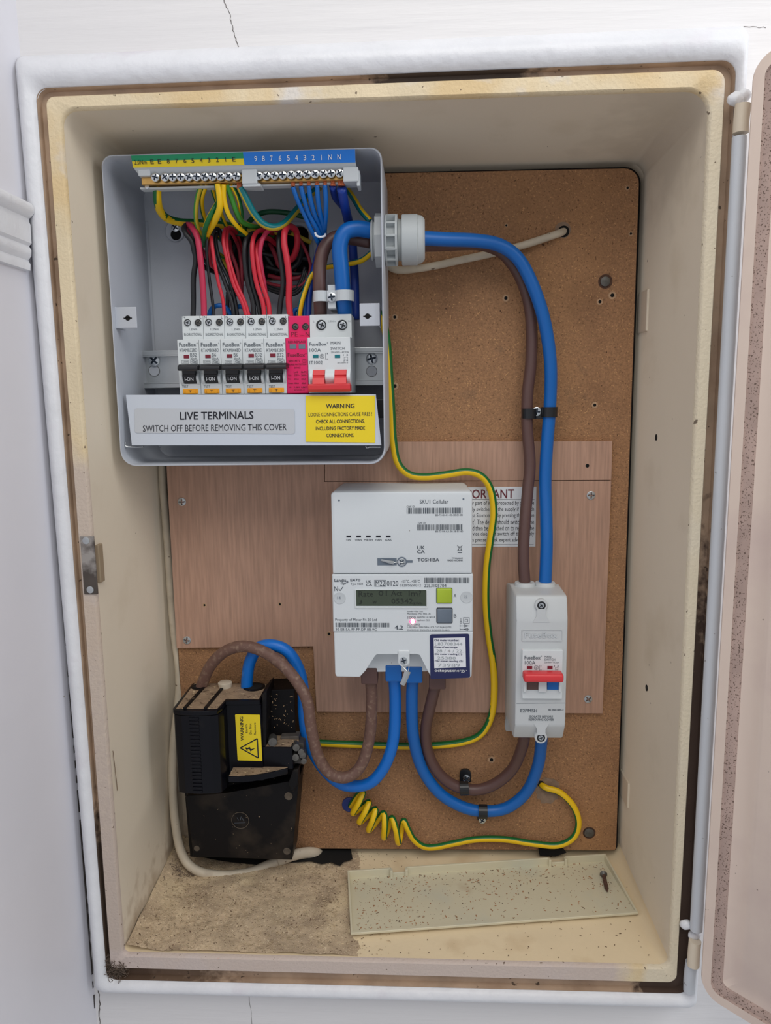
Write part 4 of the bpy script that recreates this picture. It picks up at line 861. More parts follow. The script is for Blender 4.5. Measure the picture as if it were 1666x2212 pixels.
prints('switch_text', iso, y-.0003, m_ink, [('FuseBox', 1133.5, 1416.5, 1168, 1424.5, 'b'), ('°', 1168.5, 1416, 1171, 1419), ('100A', 1134, 1427.5, 1157, 1435.5), ('MAIN', 1176.5, 1416.5, 1191, 1421), ('SWITCH', 1176.5, 1422.5, 1199.5, 1427.5), ('230/400V~ AC22A', 1176.5, 1429.5, 1207.5, 1432.5),
    ('#ring', 1154, 1438, 1163.5, 1446, .0003), ('S', 1157, 1440, 1160.5, 1444.5), ('#line', 1165.5, 1436.5, 1165.5, 1448.5, .0003), ('1', 1168, 1437, 1169.5, 1440), ('0', 1167.5, 1445.5, 1170, 1448.5), ('1 3', 1198, 1436.5, 1207, 1440.5), ('#box', 1200, 1441.5, 1206, 1447, .0002), ('IT1002', 1138, 1450, 1164, 1453)])
prints('enclosure_text', iso, YI-.0003, m_ink, [('E2PMSH', 1124.5, 1531.5, 1160.5, 1539, 'b'), ('BS EN61439-3', 1185.5, 1531.5, 1217.5, 1535.5, 'b'), ('ISOLATE BEFORE', 1143.5, 1545.5, 1195, 1550.5, 'b'), ('REMOVING COVER', 1142.5, 1552, 1197, 1557, 'b')])
prints('seam_line', iso, YI-.0002, m_ink, [('#line', 1116, 1519.5, 1224, 1518.5, .0003)])

# ================================================================== SERVICE CUT-OUT
fz = lambda zx, zy: (340+zx/4.2526, 1360+zy/4.2526)
co_ = thing('service_fuse_unit', 'dusty black service cut-out block with yellow warning sticker at lower left', 'fuse unit', (W(510, 1850, .12).x, .14, Z(510, 1858, .11)))
def fpoly(nm, pts, y0, y1, mat, bev=.0008, raw=False):
    bm = NB(); ppoly(bm, pts if raw else [fz(*p) for p in pts], y0, y1, bev); return obj(nm, bm, mat, co_)
YF, YR = .060, .083
fpoly('back_plate', [(1000, 560), (1260, 545), (1268, 920), (1300, 1300), (1240, 2110), (300, 2090), (250, 1500), (990, 1200)], .108, .138, m_fuse_d)
# lower base with emblem
fpoly('base_cover', [(262, 1530), (640, 1500), (1180, 1400), (1300, 1380), (1238, 2118), (330, 2088)], .094, .125, m_fuse_d)
bm = NB(); p = W(519, 1772, .0937); lathe(bm, p, (0, -1, 0), [(0, .0086), (.0004, .0085), (.0004, .0081), (0, .0080)], 32, cap=False); em = obj('round_emblem', bm, m_dusk, co_)
prints('emblem_marks', em, .0935, m_slate, [('#line', 512, 1766, 516, 1772, .0003), ('#line', 519, 1772, 521, 1764, .0003), ('#line', 524, 1768, 527, 1774, .0003), ('#line', 506, 1778, 530, 1777, .0002)])
for a, b, r in ((1205, 1530, 11), (362, 2010, 8), (1190, 2035, 10)):
    q = fz(a, b); bm = NB(); lathe(bm, W(q[0], q[1], .0938), (0, -1, 0), [(0, r*.00036), (.0002, r*.00035)], 20); obj('corner_hole', bm, m_dusk, co_)
# carrier: left block with chamfered right flank, ribbed strip, dusty top
top_z = Z(425, 1545, YF); bot_z = Z(432, 1713, YF)
xL_, xR_ = X(379, 1640, YF), X(475, 1640, YF); xB = X(497, 1600, YR+.002); xRR = X(566, 1590, YR); xLb = xL_-.0
plan = [(xL_+.0015, YF+.0006), (xL_+.008, YF-.0012), ((xL_+xR_)/2, YF-.0020), (xR_-.006, YF-.0010), (xR_, YF+.001), (xR_+.0025, YF+.010), (xB-.001, YR), (xRR, YR), (xRR+.0005, .125), (xL_-.001, .125), (xL_-.0005, YF+.004)]
bm = NB(); prism(bm, plan, FXY, bot_z, top_z, .0006); obj('fuse_carrier', bm, m_fuse, co_, smooth=True)['label'] = 'glossy black fuse carrier block'
# top cap follows the same plan, slightly proud, with two ribs
cap = [(x+(.0006 if x > 0 else -.0006), y_-.0006) for x, y_ in plan]
bm = NB(); prism(bm, cap, FXY, top_z+.0004, top_z+.0048, .0008); capo = obj('top_cap', bm, m_fuse, co_, smooth=True)
ztop = top_z+.0048
bm = NB(); pl2 = [(plan[0][0]+.001, YF+.002), (xR_-.001, YF+.003), (xB-.002, YR+.002), (xRR-.002, YR+.002), (xRR-.002, .122), (xL_+.001, .122)]
g_ = []; prism(bm, pl2, FXY, ztop, ztop+.0004); obj('dust_layer', bm, m_dust, capo)
for a in (.26, .72):
    x_ = xL_+(xR_-xL_)*a; bm = NB(); prism(bm, [(x_-.0014, YF+.001), (x_+.0014, YF+.001), (x_+.0014+.003, .112), (x_-.0014+.003, .112)], FXY, ztop, ztop+.0020, .0004); obj('top_rib', bm, m_fuse_d, capo)
bm = NB(); xs0, xs1 = X(413, 1640, YF-.002), X(434, 1640, YF-.002)
nrib = 21
for k in range(nrib):
    z_ = top_z-.0006-(top_z-bot_z-.0012)*(k+.5)/nrib; box(bm, xs0, xs1, YF-.0028, YF, z_-.0011, z_+.0011, .0002, 1)
rb = obj('grip_ribs', bm, m_fuse, co_); rb['kind'] = 'stuff'
# rear cable entries
for a, b, r, dk in ((430, 1480, .0075, 0), (549, 1478, .0105, 1)):
    p = W(a, b, .113); bm = NB(); lathe(bm, Vector((p.x, .113, ztop-.0005)), (0, 0, 1), [(0, r), (.0016, r), (.0018, r*.8)], 26)
    o = obj('cable_entry', bm, m_fuse_d, co_); bm = NB(); lathe(bm, Vector((p.x, .113, ztop+.0012)), (0, 0, 1), [(0, r*.78), (.0002, r*.78)], 24); obj('entry_hole', bm, m_dark, o)
bm = NB(); p = W(486, 1474, .113); lathe(bm, Vector((p.x, .113, ztop)), (0, 0, 1), [(0, .006), (.0035, .0066), (.0050, .0066), (.0056, .0056)], 26); obj('round_plug', bm, m_oldw, co_, smooth=True)['label'] = 'white round plug'
# dusty quarter-round ledge below the sticker face, with a glossy lip
za_ = Z(560, 1672, YF+.012); xq0 = X(495, 1690, YF+.008); xq1 = X(622, 1670, YR)
arc = [(xq0, .115), (xq0, YF+.006)]+[(xq0+(xq1-xq0)*t, YF+.006+(YR-YF-.006)*t**2) for t in (.2, .4, .6, .8, 1)]+[(xq1, .115)]
bm = NB(); prism(bm, arc, FXY, za_-.0055, za_, .0005); lg = obj('curved_ledge', bm, m_fuse, co_, smooth=True)
bm = NB(); prism(bm, [(x*.985+xq0*.015+.0004, y_+.0014 if y_ < .11 else y_) for x, y_ in arc], FXY, za_, za_+.0005); obj('dust_layer', bm, m_dust, lg)
# right shelf block
zs_ = Z(600, 1612, YR+.004); zs2 = Z(600, 1655, YR); xs2 = X(631, 1630, YR); bm = NB(); box(bm, xRR-.001, xs2, YR+.002, .115, zs2-.004, zs_, .0008); sb = obj('side_shelf', bm, m_fuse, co_)
bm = NB(); box(bm, xRR, xs2-.0012, YR+.003, .114, zs_, zs_+.0006, .0002); obj('dust_layer', bm, m_dust, sb)
zr_ = Z(610, 1590, .105); bm = NB(); box(bm, xRR+.002, xs2+.004, .094, .112, zr_-.006, zr_-.001, .0008); obj('upper_shelf', bm, m_dust, co_)
# earth clamp cluster on the right
for a, b, r in ((1060, 1030, .0042), (1275, 1080, .0034), (1270, 1170, .0034), (1335, 1150, .0032), (1320, 1120, .0030), (1345, 1205, .0028)):
    q = fz(a, b); p = W(q[0], q[1], .088); bm = NB(); lathe(bm, p, (0.2, -1, .15), [(-.012, r), (.0004, r*1.05), (.0018, r*.95), (.0022, r*.4)], 12); obj('clamp_screw', bm, m_dkscrew, co_, smooth=True)
bm = NB(); a_ = fz(1245, 1040); b_2 = fz(1350, 1250); ppoly(bm, [fz(1250, 1040), fz(1345, 1050), fz(1355, 1240), fz(1255, 1230)], .094, .12, .0008); obj('clamp_block', bm, M('grey_clamp', (96, 92, 88), .6, .3, var=.3, vs=200), co_)
bm = NB(); ppoly(bm, [fz(1130, 985), fz(1300, 980), fz(1305, 1035), fz(1130, 1040)], .100, .112, .0006); obj('clamp_bracket', bm, M('dull_metal', (110, 104, 98), .6, .4, var=.3, vs=200), co_)
fpoly('right_strap', [(1245, 1290), (1295, 1280), (1290, 1420), (1240, 1500), (1200, 1420)], .088, .10, m_fuse_d)
fpoly('inner_recess_wall', [(960, 600), (1005, 560), (1000, 1100), (960, 1080)], .086, .12, m_fuse_d)
# sticker
bm = NB(); c = pcs([fz(714, 779), fz(942, 783), fz(965, 1207), fz(738, 1202)], YR-.0008); loft(bm, [ring(c, .0008, YR-.0004), ring(c, .0008, YR-.0009)], True, True); st = obj('warning_sticker', bm, m_stick_y, co_); st['label'] = 'yellow earth warning sticker'
def fzb(a, b, c, d): p_, q_ = fz(a, b), fz(c, d); return (p_[0], p_[1], q_[0], q_[1])
prints('sticker_text', st, YR-.0011, m_inkb, [('WARNING', *fzb(762, 800, 792, 1020), 'rb'), ('Earth', *fzb(808, 872, 828, 950), 'r'), ('Do Not', *fzb(846, 862, 866, 962), 'r'), ('Remove', *fzb(886, 855, 906, 968), 'r')])
T = [fz(762, 1088), fz(918, 1002), fz(928, 1180)]
prints('triangle', st, YR-.0011, m_inkb, [('#line', *T[0], *T[1], .0011), ('#line', *T[1], *T[2], .0011), ('#line', *T[2], *T[0], .0011), ('#poly', 0, 0, 1, 1, [fz(808, 1095), fz(850, 1078), fz(858, 1098), fz(900, 1090), fz(855, 1120), fz(848, 1100)]), ('#poly', 0, 0, 1, 1, [fz(806, 1085), fz(818, 1082), fz(835, 1110), fz(826, 1112)])])
# stuck chips on the dark recess
bm = NB()
for i in range(40):
    a, b = random.uniform(1010, 1250), random.uniform(590, 920); q = fz(a, b); p = W(q[0], q[1], .1072); l = random.uniform(.0006, .0026); th = random.uniform(0, 3.1)
    tube_bm(bm, [p, p+Vector((l*.5*math.cos(th), -.0003, l*.5*math.sin(th)+.0002)), p+Vector((l*math.cos(th), 0, l*math.sin(th)))], .00032, 4, 1)
o = obj('stuck_chips', bm, m_chipwood, co_); o['kind'] = 'stuff'

# ================================================================== MAIN TAILS
TL = 'thick cables'
cable('power_cable', [(795, 497, .070), (800, 498, .072), (770, 494, .068), (745, 503, .066), (734, 535, .066), (738, 585, .068), (742, 640, .072), (745, 672, .080), (745, 695, .088)][1:], .0064, m_blue, 'thick blue cable from the gland down into the main switch', 'cable', TL)
cable('power_cable', [(800, 522, .082), (760, 515, .082), (728, 512, .080), (703, 532, .077), (692, 570, .075), (690, 620, .074), (692, 665, .080), (693, 695, .088)], .0054, m_brown, 'thick brown cable from the gland down into the main switch', 'cable', TL)
cable('power_cable', [(905, 514, .072), (960, 517, .082), (1030, 520, .095), (1080, 530, .104), (1118, 557, .108), (1146, 605, .110), (1170, 670, .112), (1184, 735, .114), (1190, 800, .116), (1188, 880, .120), (1182, 960, .119), (1178, 1040, .117), (1180, 1110, .112), (1181, 1180, .106), (1178, 1262, .101), (1178, 1276, .100)], .0057, m_blue, 'long thick blue cable running from the gland to the isolator top', 'cable', TL)
cable('power_cable', [(905, 530, .084), (960, 529, .098), (1030, 527, .108), (1075, 540, .118), (1103, 565, .122), (1127, 605, .124), (1144, 660, .124), (1149, 720, .124), (1147, 790, .123), (1140, 850, .122), (1139, 920, .121), (1145, 1000, .118), (1140, 1060, .114), (1134, 1130, .108), (1131, 1200, .103), (1134, 1262, .101), (1134, 1276, .100)], .0052, m_brown, 'long thick brown cable behind the blue one down to the isolator', 'cable', TL)
cable('power_cable', [(800, 1455, .092), (803, 1510, .096), (799, 1590, .100), (782, 1650, .100), (752, 1678, .098), (715, 1672, .094), (688, 1635, .090), (672, 1570, .086), (665, 1520, .086), (650, 1485, .088), (615, 1440, .092), (570, 1408, .098), (525, 1396, .102), (485, 1408, .106), (455, 1438, .110), (438, 1475, .113), (433, 1492, .113)], .0054, m_brownd, 'dusty brown cable looping from the meter to the black fuse unit', 'cable', TL, n=16)
cable('power_cable', [(850, 1450, .094), (854, 1510, .100), (851, 1590, .106), (836, 1645, .108), (808, 1685, .110), (775, 1698, .113), (735, 1692, .114), (695, 1655, .112), (666, 1600, .112), (657, 1545, .112), (655, 1490, .110), (645, 1445, .108), (622, 1408, .106), (590, 1394, .106), (558, 1400, .108), (540, 1430, .112), (534, 1465, .114), (533, 1490, .114)], .0056, m_bluedu, 'scuffed blue cable looping from the meter behind the brown one to the fuse unit', 'cable', TL, n=16)
cable('power_cable', [(893, 1452, .094), (890, 1510, .098), (893, 1590, .108), (912, 1660, .118), (950, 1713, .122), (1000, 1743, .124), (1045, 1752, .125), (1095, 1745, .124), (1138, 1710, .120), (1162, 1655, .112), (1170, 1600, .104), (1170, 1585, .100)], .0056, m_blue, 'blue cable hanging in a wide loop from the meter to the isolator bottom', 'cable', TL)
cable('power_cable', [(945, 1466, .094), (931, 1520, .100), (920, 1575, .110), (925, 1625, .118), (948, 1670, .122), (985, 1698, .124), (1030, 1706, .124), (1072, 1692, .122), (1108, 1660, .116), (1128, 1615, .106), (1134, 1585, .100)], .0054, m_brown, 'brown cable hanging in the tighter loop from the meter to the isolator bottom', 'cable', TL)
# earth cables
EG = [m_yel, m_grn]
cable('earth_cable', [(812, 668, .110), (826, 690, .112), (836, 735, .114), (841, 800, .118), (846, 880, .122), (850, 950, .124), (860, 1000, .124), (885, 1025, .124), (920, 1030, .124), (965, 1025, .124), (1010, 1019, .124), (1042, 1030, .124), (1061, 1060, .125), (1067, 1110, .125), (1060, 1165, .125), (1052, 1225, .125), (1050, 1300, .125), (1056, 1370, .125), (1065, 1430, .125), (1068, 1490, .127), (1062, 1545, .129), (1040, 1585, .131), (1000, 1603, .132), (930, 1611, .133), (850, 1611, .133), (760, 1608, .133), (690, 1605, .133), (650, 1602, .133)], .0034, EG, 'green and yellow earth cable curving around the meter down to the fuse unit', 'cable', 'green and yellow earth cables', stripe=(0, lambda t: .57-.5*min(1, max(0, (t-.64)/.10)), .38), n=20)
tops = [(784, 1712), (797, 1733), (811, 1748), (829, 1757), (847, 1767)]; bots = [(763, 1756), (777, 1776), (797, 1793), (830, 1809), (861, 1820)]
coil = [W(758, 1741, .137), W(764, 1732, .133), W(775, 1716, .130)]
for k in range(5):
    (a, b), (c, d) = tops[k], bots[k]; nx_ = tops[k+1] if k < 4 else (872, 1773)
    coil += [W(a, b, .1265), W((a+c)/2+2, (b+d)/2, .1215), W(c, d, .1265), W((c+nx_[0])/2, (d+nx_[1])/2, .1325)]
coil += [W(872, 1773, .1285), W(880, 1788, .127), W(893, 1812, .129), W(914, 1828, .131), W(940, 1830, .133), W(980, 1822, .133), W(1030, 1813, .133), W(1090, 1813, .133), W(1150, 1822, .132), W(1205, 1826, .131), W(1240, 1808, .130), W(1250, 1775, .130), W(1238, 1740, .131), W(1210, 1712, .133), W(1180, 1702, .135), W(1169, 1694, .139)]
cable('earth_cable', coil, .0031, EG, 'green and yellow earth wire coiled like a spring then crossing to the plaster patch', 'cable', 'green and yellow earth cables', stripe=(.62, 0, .26), n=20, k=6, world=True)
# old white cables
cable('old_cable', [(838, 574, .134), (855, 582, .132), (880, 583, .132), (935, 575, .132), (1000, 561, .132), (1060, 548, .133), (1120, 533, .132), (1170, 517, .132), (1205, 505, .134), (1222, 498, .142)], .0033, m_oldw, 'old white cable running behind the blue one into the hole at upper right', 'cable', 'old white cables')
cable('old_cable', [(350, 985, .146), (352, 1050, .146), (357, 1110, .146), (364, 1200, .146), (370, 1290, .145), (377, 1370, .144), (385, 1430, .143), (388, 1475, .142), (384, 1530, .138), (377, 1590, .132), (373, 1650, .128), (374, 1720, .124), (380, 1785, .118), (390, 1835, .112), (408, 1868, .106), (440, 1886, .104), (490, 1891, .106), (540, 1884, .112), (580, 1868, .118), (604, 1858, .121), (622, 1852, .124)], .0042, m_oldw, 'grimy white cable down the left corner and across the dusty cabinet floor', 'cable', 'old white cables', n=16, radii=lambda t: .85+.3*t)
cable('old_cable', [(600, 1860, .120), (632, 1848, .124), (662, 1842, .130), (682, 1843, .136), (690, 1846, .142)], .0056, m_oldw, 'short thicker end of white cable disappearing into the dark gap', 'cable', 'old white cables', flat=.8)
# saddle clips
def clip(name, label, parts_fn, loc): t = thing(name, label, 'cable clip', loc, 'black cable clips'); parts_fn(t); return t
def strap_over(t, c, along, r, w, tail, mat=m_black):
    """black half-round strap over a cable of radius r at c, running along direction `along`, tail to one side"""
    al = Vector(along).normalized(); ac = al.cross(Vector((0, 1, 0))).normalized(); bm = NB()
    pts = [(-r-tail[0], .012)] if tail[0] else []
    pts = [(r*math.cos(a), -r*math.sin(a)) for a in [math.pi*k/12 for k in range(13)]]
    th = .0011; outer = [(u*(r+th)/r, v*(r+th)/r) for u, v in pts]
    poly = outer+pts[::-1]
    prism(bm, poly, lambda u, v, w_: c+ac*u+Vector((0, 1, 0))*v+al*w_, -w/2, w/2)
    if tail[0]:
        s = 1 if tail[0] > 0 else -1; a_ = abs(tail[0]); yb = tail[1]
        poly = [(s*(r+.0002), -.0012), (s*(r+a_), yb), (s*(r+a_), yb+.0012), (s*(r+.0002), .0002)]
        prism(bm, poly, lambda u, v, w_: c+ac*u+Vector((0, 1, 0))*v+al*w_, -w/2, w/2, .0002)
    return obj('strap', bm, mat, t)
def c1(t):
    strap_over(t, W(1143, 893, .121), (0, 0, 1), .0056, .0088, (0, 0)); strap_over(t, W(1187, 890, .120), (0, 0, 1), .0061, .0088, (0, 0))
    bm = NB(); pb(bm, 1150, 881, 1178, 905, .1200, .1215, .0004); obj('bridge', bm, m_black, t); screw(1159.5, 889, .1192, 9.5, m_screw, t)
clip('cable_clip', 'black double cable clip holding the long brown and blue cables side by side', c1, W(1163, 905, .137))
def c2(t):
    strap_over(t, W(1003, 1702, .1235), (1, 0, .05), .0060, .0085, (-.0, 0)); bm = NB(); x0, x1, z0, z1 = R4(994, 1668, 1018, 1695, .130)
    loft(bm, [ring(rect(x0, x1, z0, z1), [.0045, .0045, .001, .001], .1375), ring(rect(x0, x1, z0, z1), [.0045, .0045, .001, .001], .1350)], True, True); obj('foot', bm, m_black, t); screw(1008, 1682, .1345, 8.5, m_screw, t)
clip('cable_clip', 'black clip over the brown loop, screwed above it', c2, W(1005, 1735, .137))
def c3(t):
    strap_over(t, W(1043, 1752, .1240), (1, 0, 0), .0062, .0085, (0, 0)); bm = NB(); x0, x1, z0, z1 = R4(1032, 1762, 1054, 1781, .130)
    loft(bm, [ring(rect(x0, x1, z0, z1), [.001, .001, .004, .004], .1375), ring(rect(x0, x1, z0, z1), [.001, .001, .004, .004], .1350)], True, True); obj('foot', bm, m_black, t); screw(1042, 1772, .1345, 8, m_screw, t)
clip('cable_clip', 'black clip over the lowest point of the blue loop', c3, W(1042, 1785, .137))

# ================================================================== WIRES INSIDE THE CONSUMER UNIT
def wire(path, r, mat, label, group, stripe=None, n=10, flat=1.0):
    return cable('electric_wire', path, r, mat, label, 'wire', group, stripe=stripe, n=n, k=6, flat=flat)
GE, GB, GR, GN = 'earth wires below the brass bar', 'black wires into the breakers', 'red wires into the breakers', 'blue neutral wires'
YO = [m_yelo, m_lgrn]; YG = [m_yel, m_grn]
wire([(340, 398, .056), (340, 430, .064), (346, 455, .078), (362, 472, .090), (390, 480, .097), (430, 482, .102), (480, 486, .106), (530, 494, .112), (570, 505, .120), (590, 520, .134)], .0033, YG, 'thickest green and yellow wire, at the left end of the brass bar', GE, (0, lambda t: -.04+.52*min(1, max(0, (t-.12)/.25)), .50), 20)
wire([(436, 398, .054), (427, 425, .060), (423, 460, .068), (427, 490, .078), (440, 515, .088), (462, 540, .10), (490, 560, .118)], .0019, YO, 'pale green and yellow wire, next after the thick left one', GE, (.02, 0, .5))
wire([(446, 398, .054), (436, 430, .064), (440, 465, .078), (455, 495, .094), (480, 520, .11)], .0019, YG, 'dark striped earth wire bowing left, second of the bunch', GE, (.05, 0, .5))
wire([(455, 398, .056), (466, 430, .070), (475, 455, .088), (490, 490, .104), (510, 505, .12)], .0018, YG, 'thin earth wire mostly hidden behind the wide yellow one', GE, (.0, 0, .5))
wire([(470, 397, .050), (474, 425, .052), (474, 452, .056), (462, 480, .066), (448, 505, .080), (446, 530, .095)], .0028, [m_yel, m_grn], 'widest bright yellow wire in the middle of the earth bunch', GE, (.14, 0, .25))
wire([(476, 430, .066), (462, 452, .060), (450, 475, .062), (442, 500, .070), (440, 530, .090)], .0021, YG, 'earth wire crossing down left in front of the bunch', GE, (.72, 0, .35))
wire([(483, 398, .050), (484, 430, .054), (493, 462, .060), (510, 487, .070), (528, 503, .082), (545, 520, .10)], .0021, YG, 'earth wire curving down right from the middle of the bunch', GE, (.10, 0, .4))
wire([(490, 398, .052), (500, 425, .058), (510, 455, .064), (522, 478, .074), (540, 487, .086), (560, 492, .10), (590, 510, .12)], .0022, YO, 'light green and yellow wire sweeping furthest right', GE, (.85, 0, .35))
wire([(500, 398, .053), (514, 425, .060), (521, 455, .068), (523, 480, .078), (530, 500, .092)], .0019, YG, 'green striped wire at the right of the earth bunch', GE, (.60, 0, .4))
wire([(519, 404, .052), (532, 430, .056), (548, 460, .062), (568, 483, .068), (592, 491, .074), (615, 482, .080), (640, 455, .090), (665, 425, .10), (690, 405, .106)], .0029, [m_teal, m_yelo], 'teal wire dipping in a wide curve below both brass bars', GE, (.06, 0, .25), 14)
wire([(515, 498, .088), (530, 490, .092), (545, 472, .098), (570, 459, .104), (605, 458, .108), (640, 464, .11), (675, 474, .115)], .0022, m_dkgrn, 'dark green wire arching over the hole', GE)
wire([(750, 408, .098), (765, 430, .090), (780, 455, .084), (800, 478, .080)], .0025, [m_teal, m_yel], 'teal and yellow wire passing behind the blue cable into the gland', GE, (.6, 0, .4))
wire([(804, 545, .084), (780, 563, .090), (740, 572, .096), (700, 578, .098), (675, 592, .096), (660, 625, .092), (650, 660, .090), (646, 690, .092)], .0023, [m_teal, m_yel], 'teal and yellow wire from the gland down into the pink module', GE, (.72, 0, .30), 14)
def red(*a, **k): return wire(*a, **k)
# blacks
wire([(417, 690, .090), (418, 650, .088), (418, 600, .084), (423, 560, .082), (416, 525, .080), (402, 505, .080), (398, 492, .084), (408, 487, .092), (418, 505, .098), (418, 535, .102), (432, 570, .11), (470, 590, .124)], .0023, m_wblack, 'thick black wire looping at far left into the first breaker', GB, n=12)
wire([(463, 690, .090), (459, 650, .088), (452, 600, .085), (447, 550, .082), (447, 518, .080), (440, 508, .084), (435, 525, .092), (440, 560, .10), (462, 578, .11), (500, 580, .124)], .0013, m_wblack, 'thin black wire looping into the second breaker', GB)
wire([(506, 690, .090), (500, 650, .088), (484, 605, .086), (466, 560, .084), (459, 520, .084), (463, 497, .088), (474, 497, .094), (480, 520, .10), (495, 560, .12)], .0017, m_wblack, 'black wire leaning left from the third breaker', GB)
wire([(514, 690, .092), (508, 650, .090), (496, 605, .088), (476, 565, .088), (467, 530, .088), (468, 505, .092), (480, 510, .102)], .0017, m_wblack, 'second black wire of the third breaker, behind the first', GB)
wire([(494, 690, .100), (492, 640, .100), (502, 600, .102), (500, 560, .104), (508, 530, .11)], .0017, m_wblack, 'short black wire deeper behind the third breaker', GB)
wire([(549, 690, .090), (546, 650, .088), (535, 610, .085), (529, 560, .082), (530, 525, .082), (540, 508, .088), (556, 506, .098), (580, 520, .118)], .0022, m_wblack, 'left black wire of the pair into the fourth breaker', GB, n=12)
wire([(564, 690, .091), (556, 650, .089), (545, 610, .086), (540, 560, .085), (542, 525, .086), (552, 512, .094), (575, 530, .112)], .0020, m_wblack, 'right black wire of the pair into the fourth breaker', GB, n=12)
wire([(602, 690, .090), (606, 655, .088), (612, 610, .084), (608, 570, .082), (603, 535, .082), (604, 508, .086), (612, 497, .096), (625, 500, .115)], .0023, m_wblack, 'single black wire rising straight from the fifth breaker', GB, n=12)
# reds
wire([(441, 690, .086), (440, 650, .084), (437, 600, .080), (432, 550, .077), (427, 515, .077), (418, 495, .080), (408, 486, .088), (402, 492, .098), (420, 520, .112), (450, 560, .124)], .0026, m_pink, 'thick pinkish red wire into the first breaker', GR, n=12)
wire([(485, 690, .088), (482, 650, .086), (472, 610, .083), (464, 570, .080), (459, 535, .079), (456, 512, .082), (454, 540, .092), (456, 572, .104), (475, 585, .12)], .0015, m_red, 'thin red wire into the second breaker', GR)
wire([(534, 690, .088), (524, 655, .086), (505, 615, .083), (493, 570, .080), (484, 530, .079), (484, 505, .082), (490, 494, .090), (505, 510, .104), (520, 545, .122)], .0016, m_red, 'left thin red wire into the third breaker', GR)
wire([(540, 690, .089), (530, 655, .087), (512, 615, .085), (499, 575, .083), (491, 540, .083), (490, 510, .086), (495, 492, .092), (512, 505, .108), (522, 540, .124)], .0016, m_red, 'right thin red wire into the third breaker', GR)
wire([(528, 660, .10), (519, 620, .10), (512, 580, .10), (500, 545, .10), (496, 520, .106)], .0016, m_dkred, 'dull red wire behind the third breaker pair', GR)
wire([(522, 640, .104), (522, 600, .104), (520, 560, .106), (512, 520, .11), (500, 500, .118)], .0016, m_dkred, 'deeper dull red wire beside the black pair', GR)
wire([(571, 690, .087), (568, 655, .085), (555, 615, .082), (547, 570, .078), (545, 530, .078), (552, 505, .084), (568, 497, .094), (590, 505, .118)], .0019, m_red, 'front red wire into the fourth breaker', GR, n=12)
wire([(583, 690, .088), (580, 655, .086), (567, 615, .083), (558, 575, .081), (555, 540, .082), (562, 520, .090), (580, 515, .104), (598, 530, .122)], .0020, m_red, 'second red wire into the fourth breaker', GR, n=12)
wire([(577, 660, .092), (572, 620, .088), (565, 580, .084), (562, 545, .080), (568, 515, .080), (582, 498, .086), (600, 497, .096), (615, 510, .118)], .0019, m_pink, 'faded pink wire arching over the fourth breaker', GR, n=12)
wire([(628, 690, .086), (624, 650, .084), (625, 605, .080), (620, 560, .077), (614, 525, .077), (616, 498, .080), (626, 489, .088), (640, 500, .098), (642, 530, .104), (630, 560, .112), (600, 570, .122)], .0027, m_red, 'thickest red wire looping into the fifth breaker', GR, n=12)
# the bundle seen inside the hole
wire([(642, 507, .108), (660, 540, .112), (671, 575, .114), (662, 605, .112), (640, 620, .112), (600, 617, .114), (560, 605, .118)], .0015, m_dkred, 'thin dull red wire circling around the right of the hole', GR)
for i, (dy, dr, m, nm) in enumerate(((0, 0, m_wblack, 'outer'), (-5, 3, m_wblack, 'second'), (-11, 5, m_wblack, 'inner'))):
    wire([(664-dr, 588+dy, .113), (655-dr, 618+dy, .112), (635, 636+dy, .112), (605, 634+dy, .114), (575, 622+dy, .118), (550, 600+dy, .124)], .0015, m, nm+' black wire of the coil hanging below the hole', 'coiled black wires below the hole')
for i, (pp, m, lb) in enumerate((
    ([(580, 520, .120), (592, 545, .118), (604, 575, .118), (620, 590, .122)], m_dkred, 'dull red wire slanting inside the hole at left'),
    ([(596, 512, .122), (608, 540, .120), (616, 570, .120), (640, 582, .124)], m_dkred, 'dull red wire slanting inside the hole at centre'),
    ([(575, 575, .122), (605, 585, .120), (640, 592, .120), (665, 590, .124)], m_wblack, 'black wire lying across the bottom of the hole'),
    ([(580, 595, .121), (610, 602, .119), (645, 600, .120), (664, 588, .124)], m_dkred, 'dull red wire lying across the bottom of the hole'),
    ([(560, 520, .124), (580, 560, .123), (600, 590, .124)], m_wblack, 'black wire deep at the left of the hole'),
    ([(640, 500, .124), (652, 530, .122), (645, 565, .121), (625, 585, .123)], m_wblack, 'thick black wire behind the big red loop'),
    ([(600, 498, .124), (630, 504, .123), (655, 516, .122), (672, 524, .124)], m_yelo, 'yellow sleeve crossing the top of the hole'),
    ([(520, 500, .112), (550, 500, .112), (580, 500, .116), (610, 503, .122)], m_yelo, 'yellow earth wire bundle entering the hole top'),
    ([(510, 505, .108), (535, 508, .110), (565, 512, .116)], m_dkgrn, 'dark green wire tucked beside the hole'),
    ([(480, 560, .112), (490, 580, .116), (500, 600, .120)], m_yelo, 'yellow wire end low behind the red pair'),
    ([(560, 545, .121), (590, 552, .120), (630, 556, .120), (668, 560, .124)], m_wblack, 'black wire across the middle of the hole'))):
    wire(pp, .0026 if 'thick' in lb or 'bundle' in lb else .0020, m, lb, 'wires bunched inside the hole')
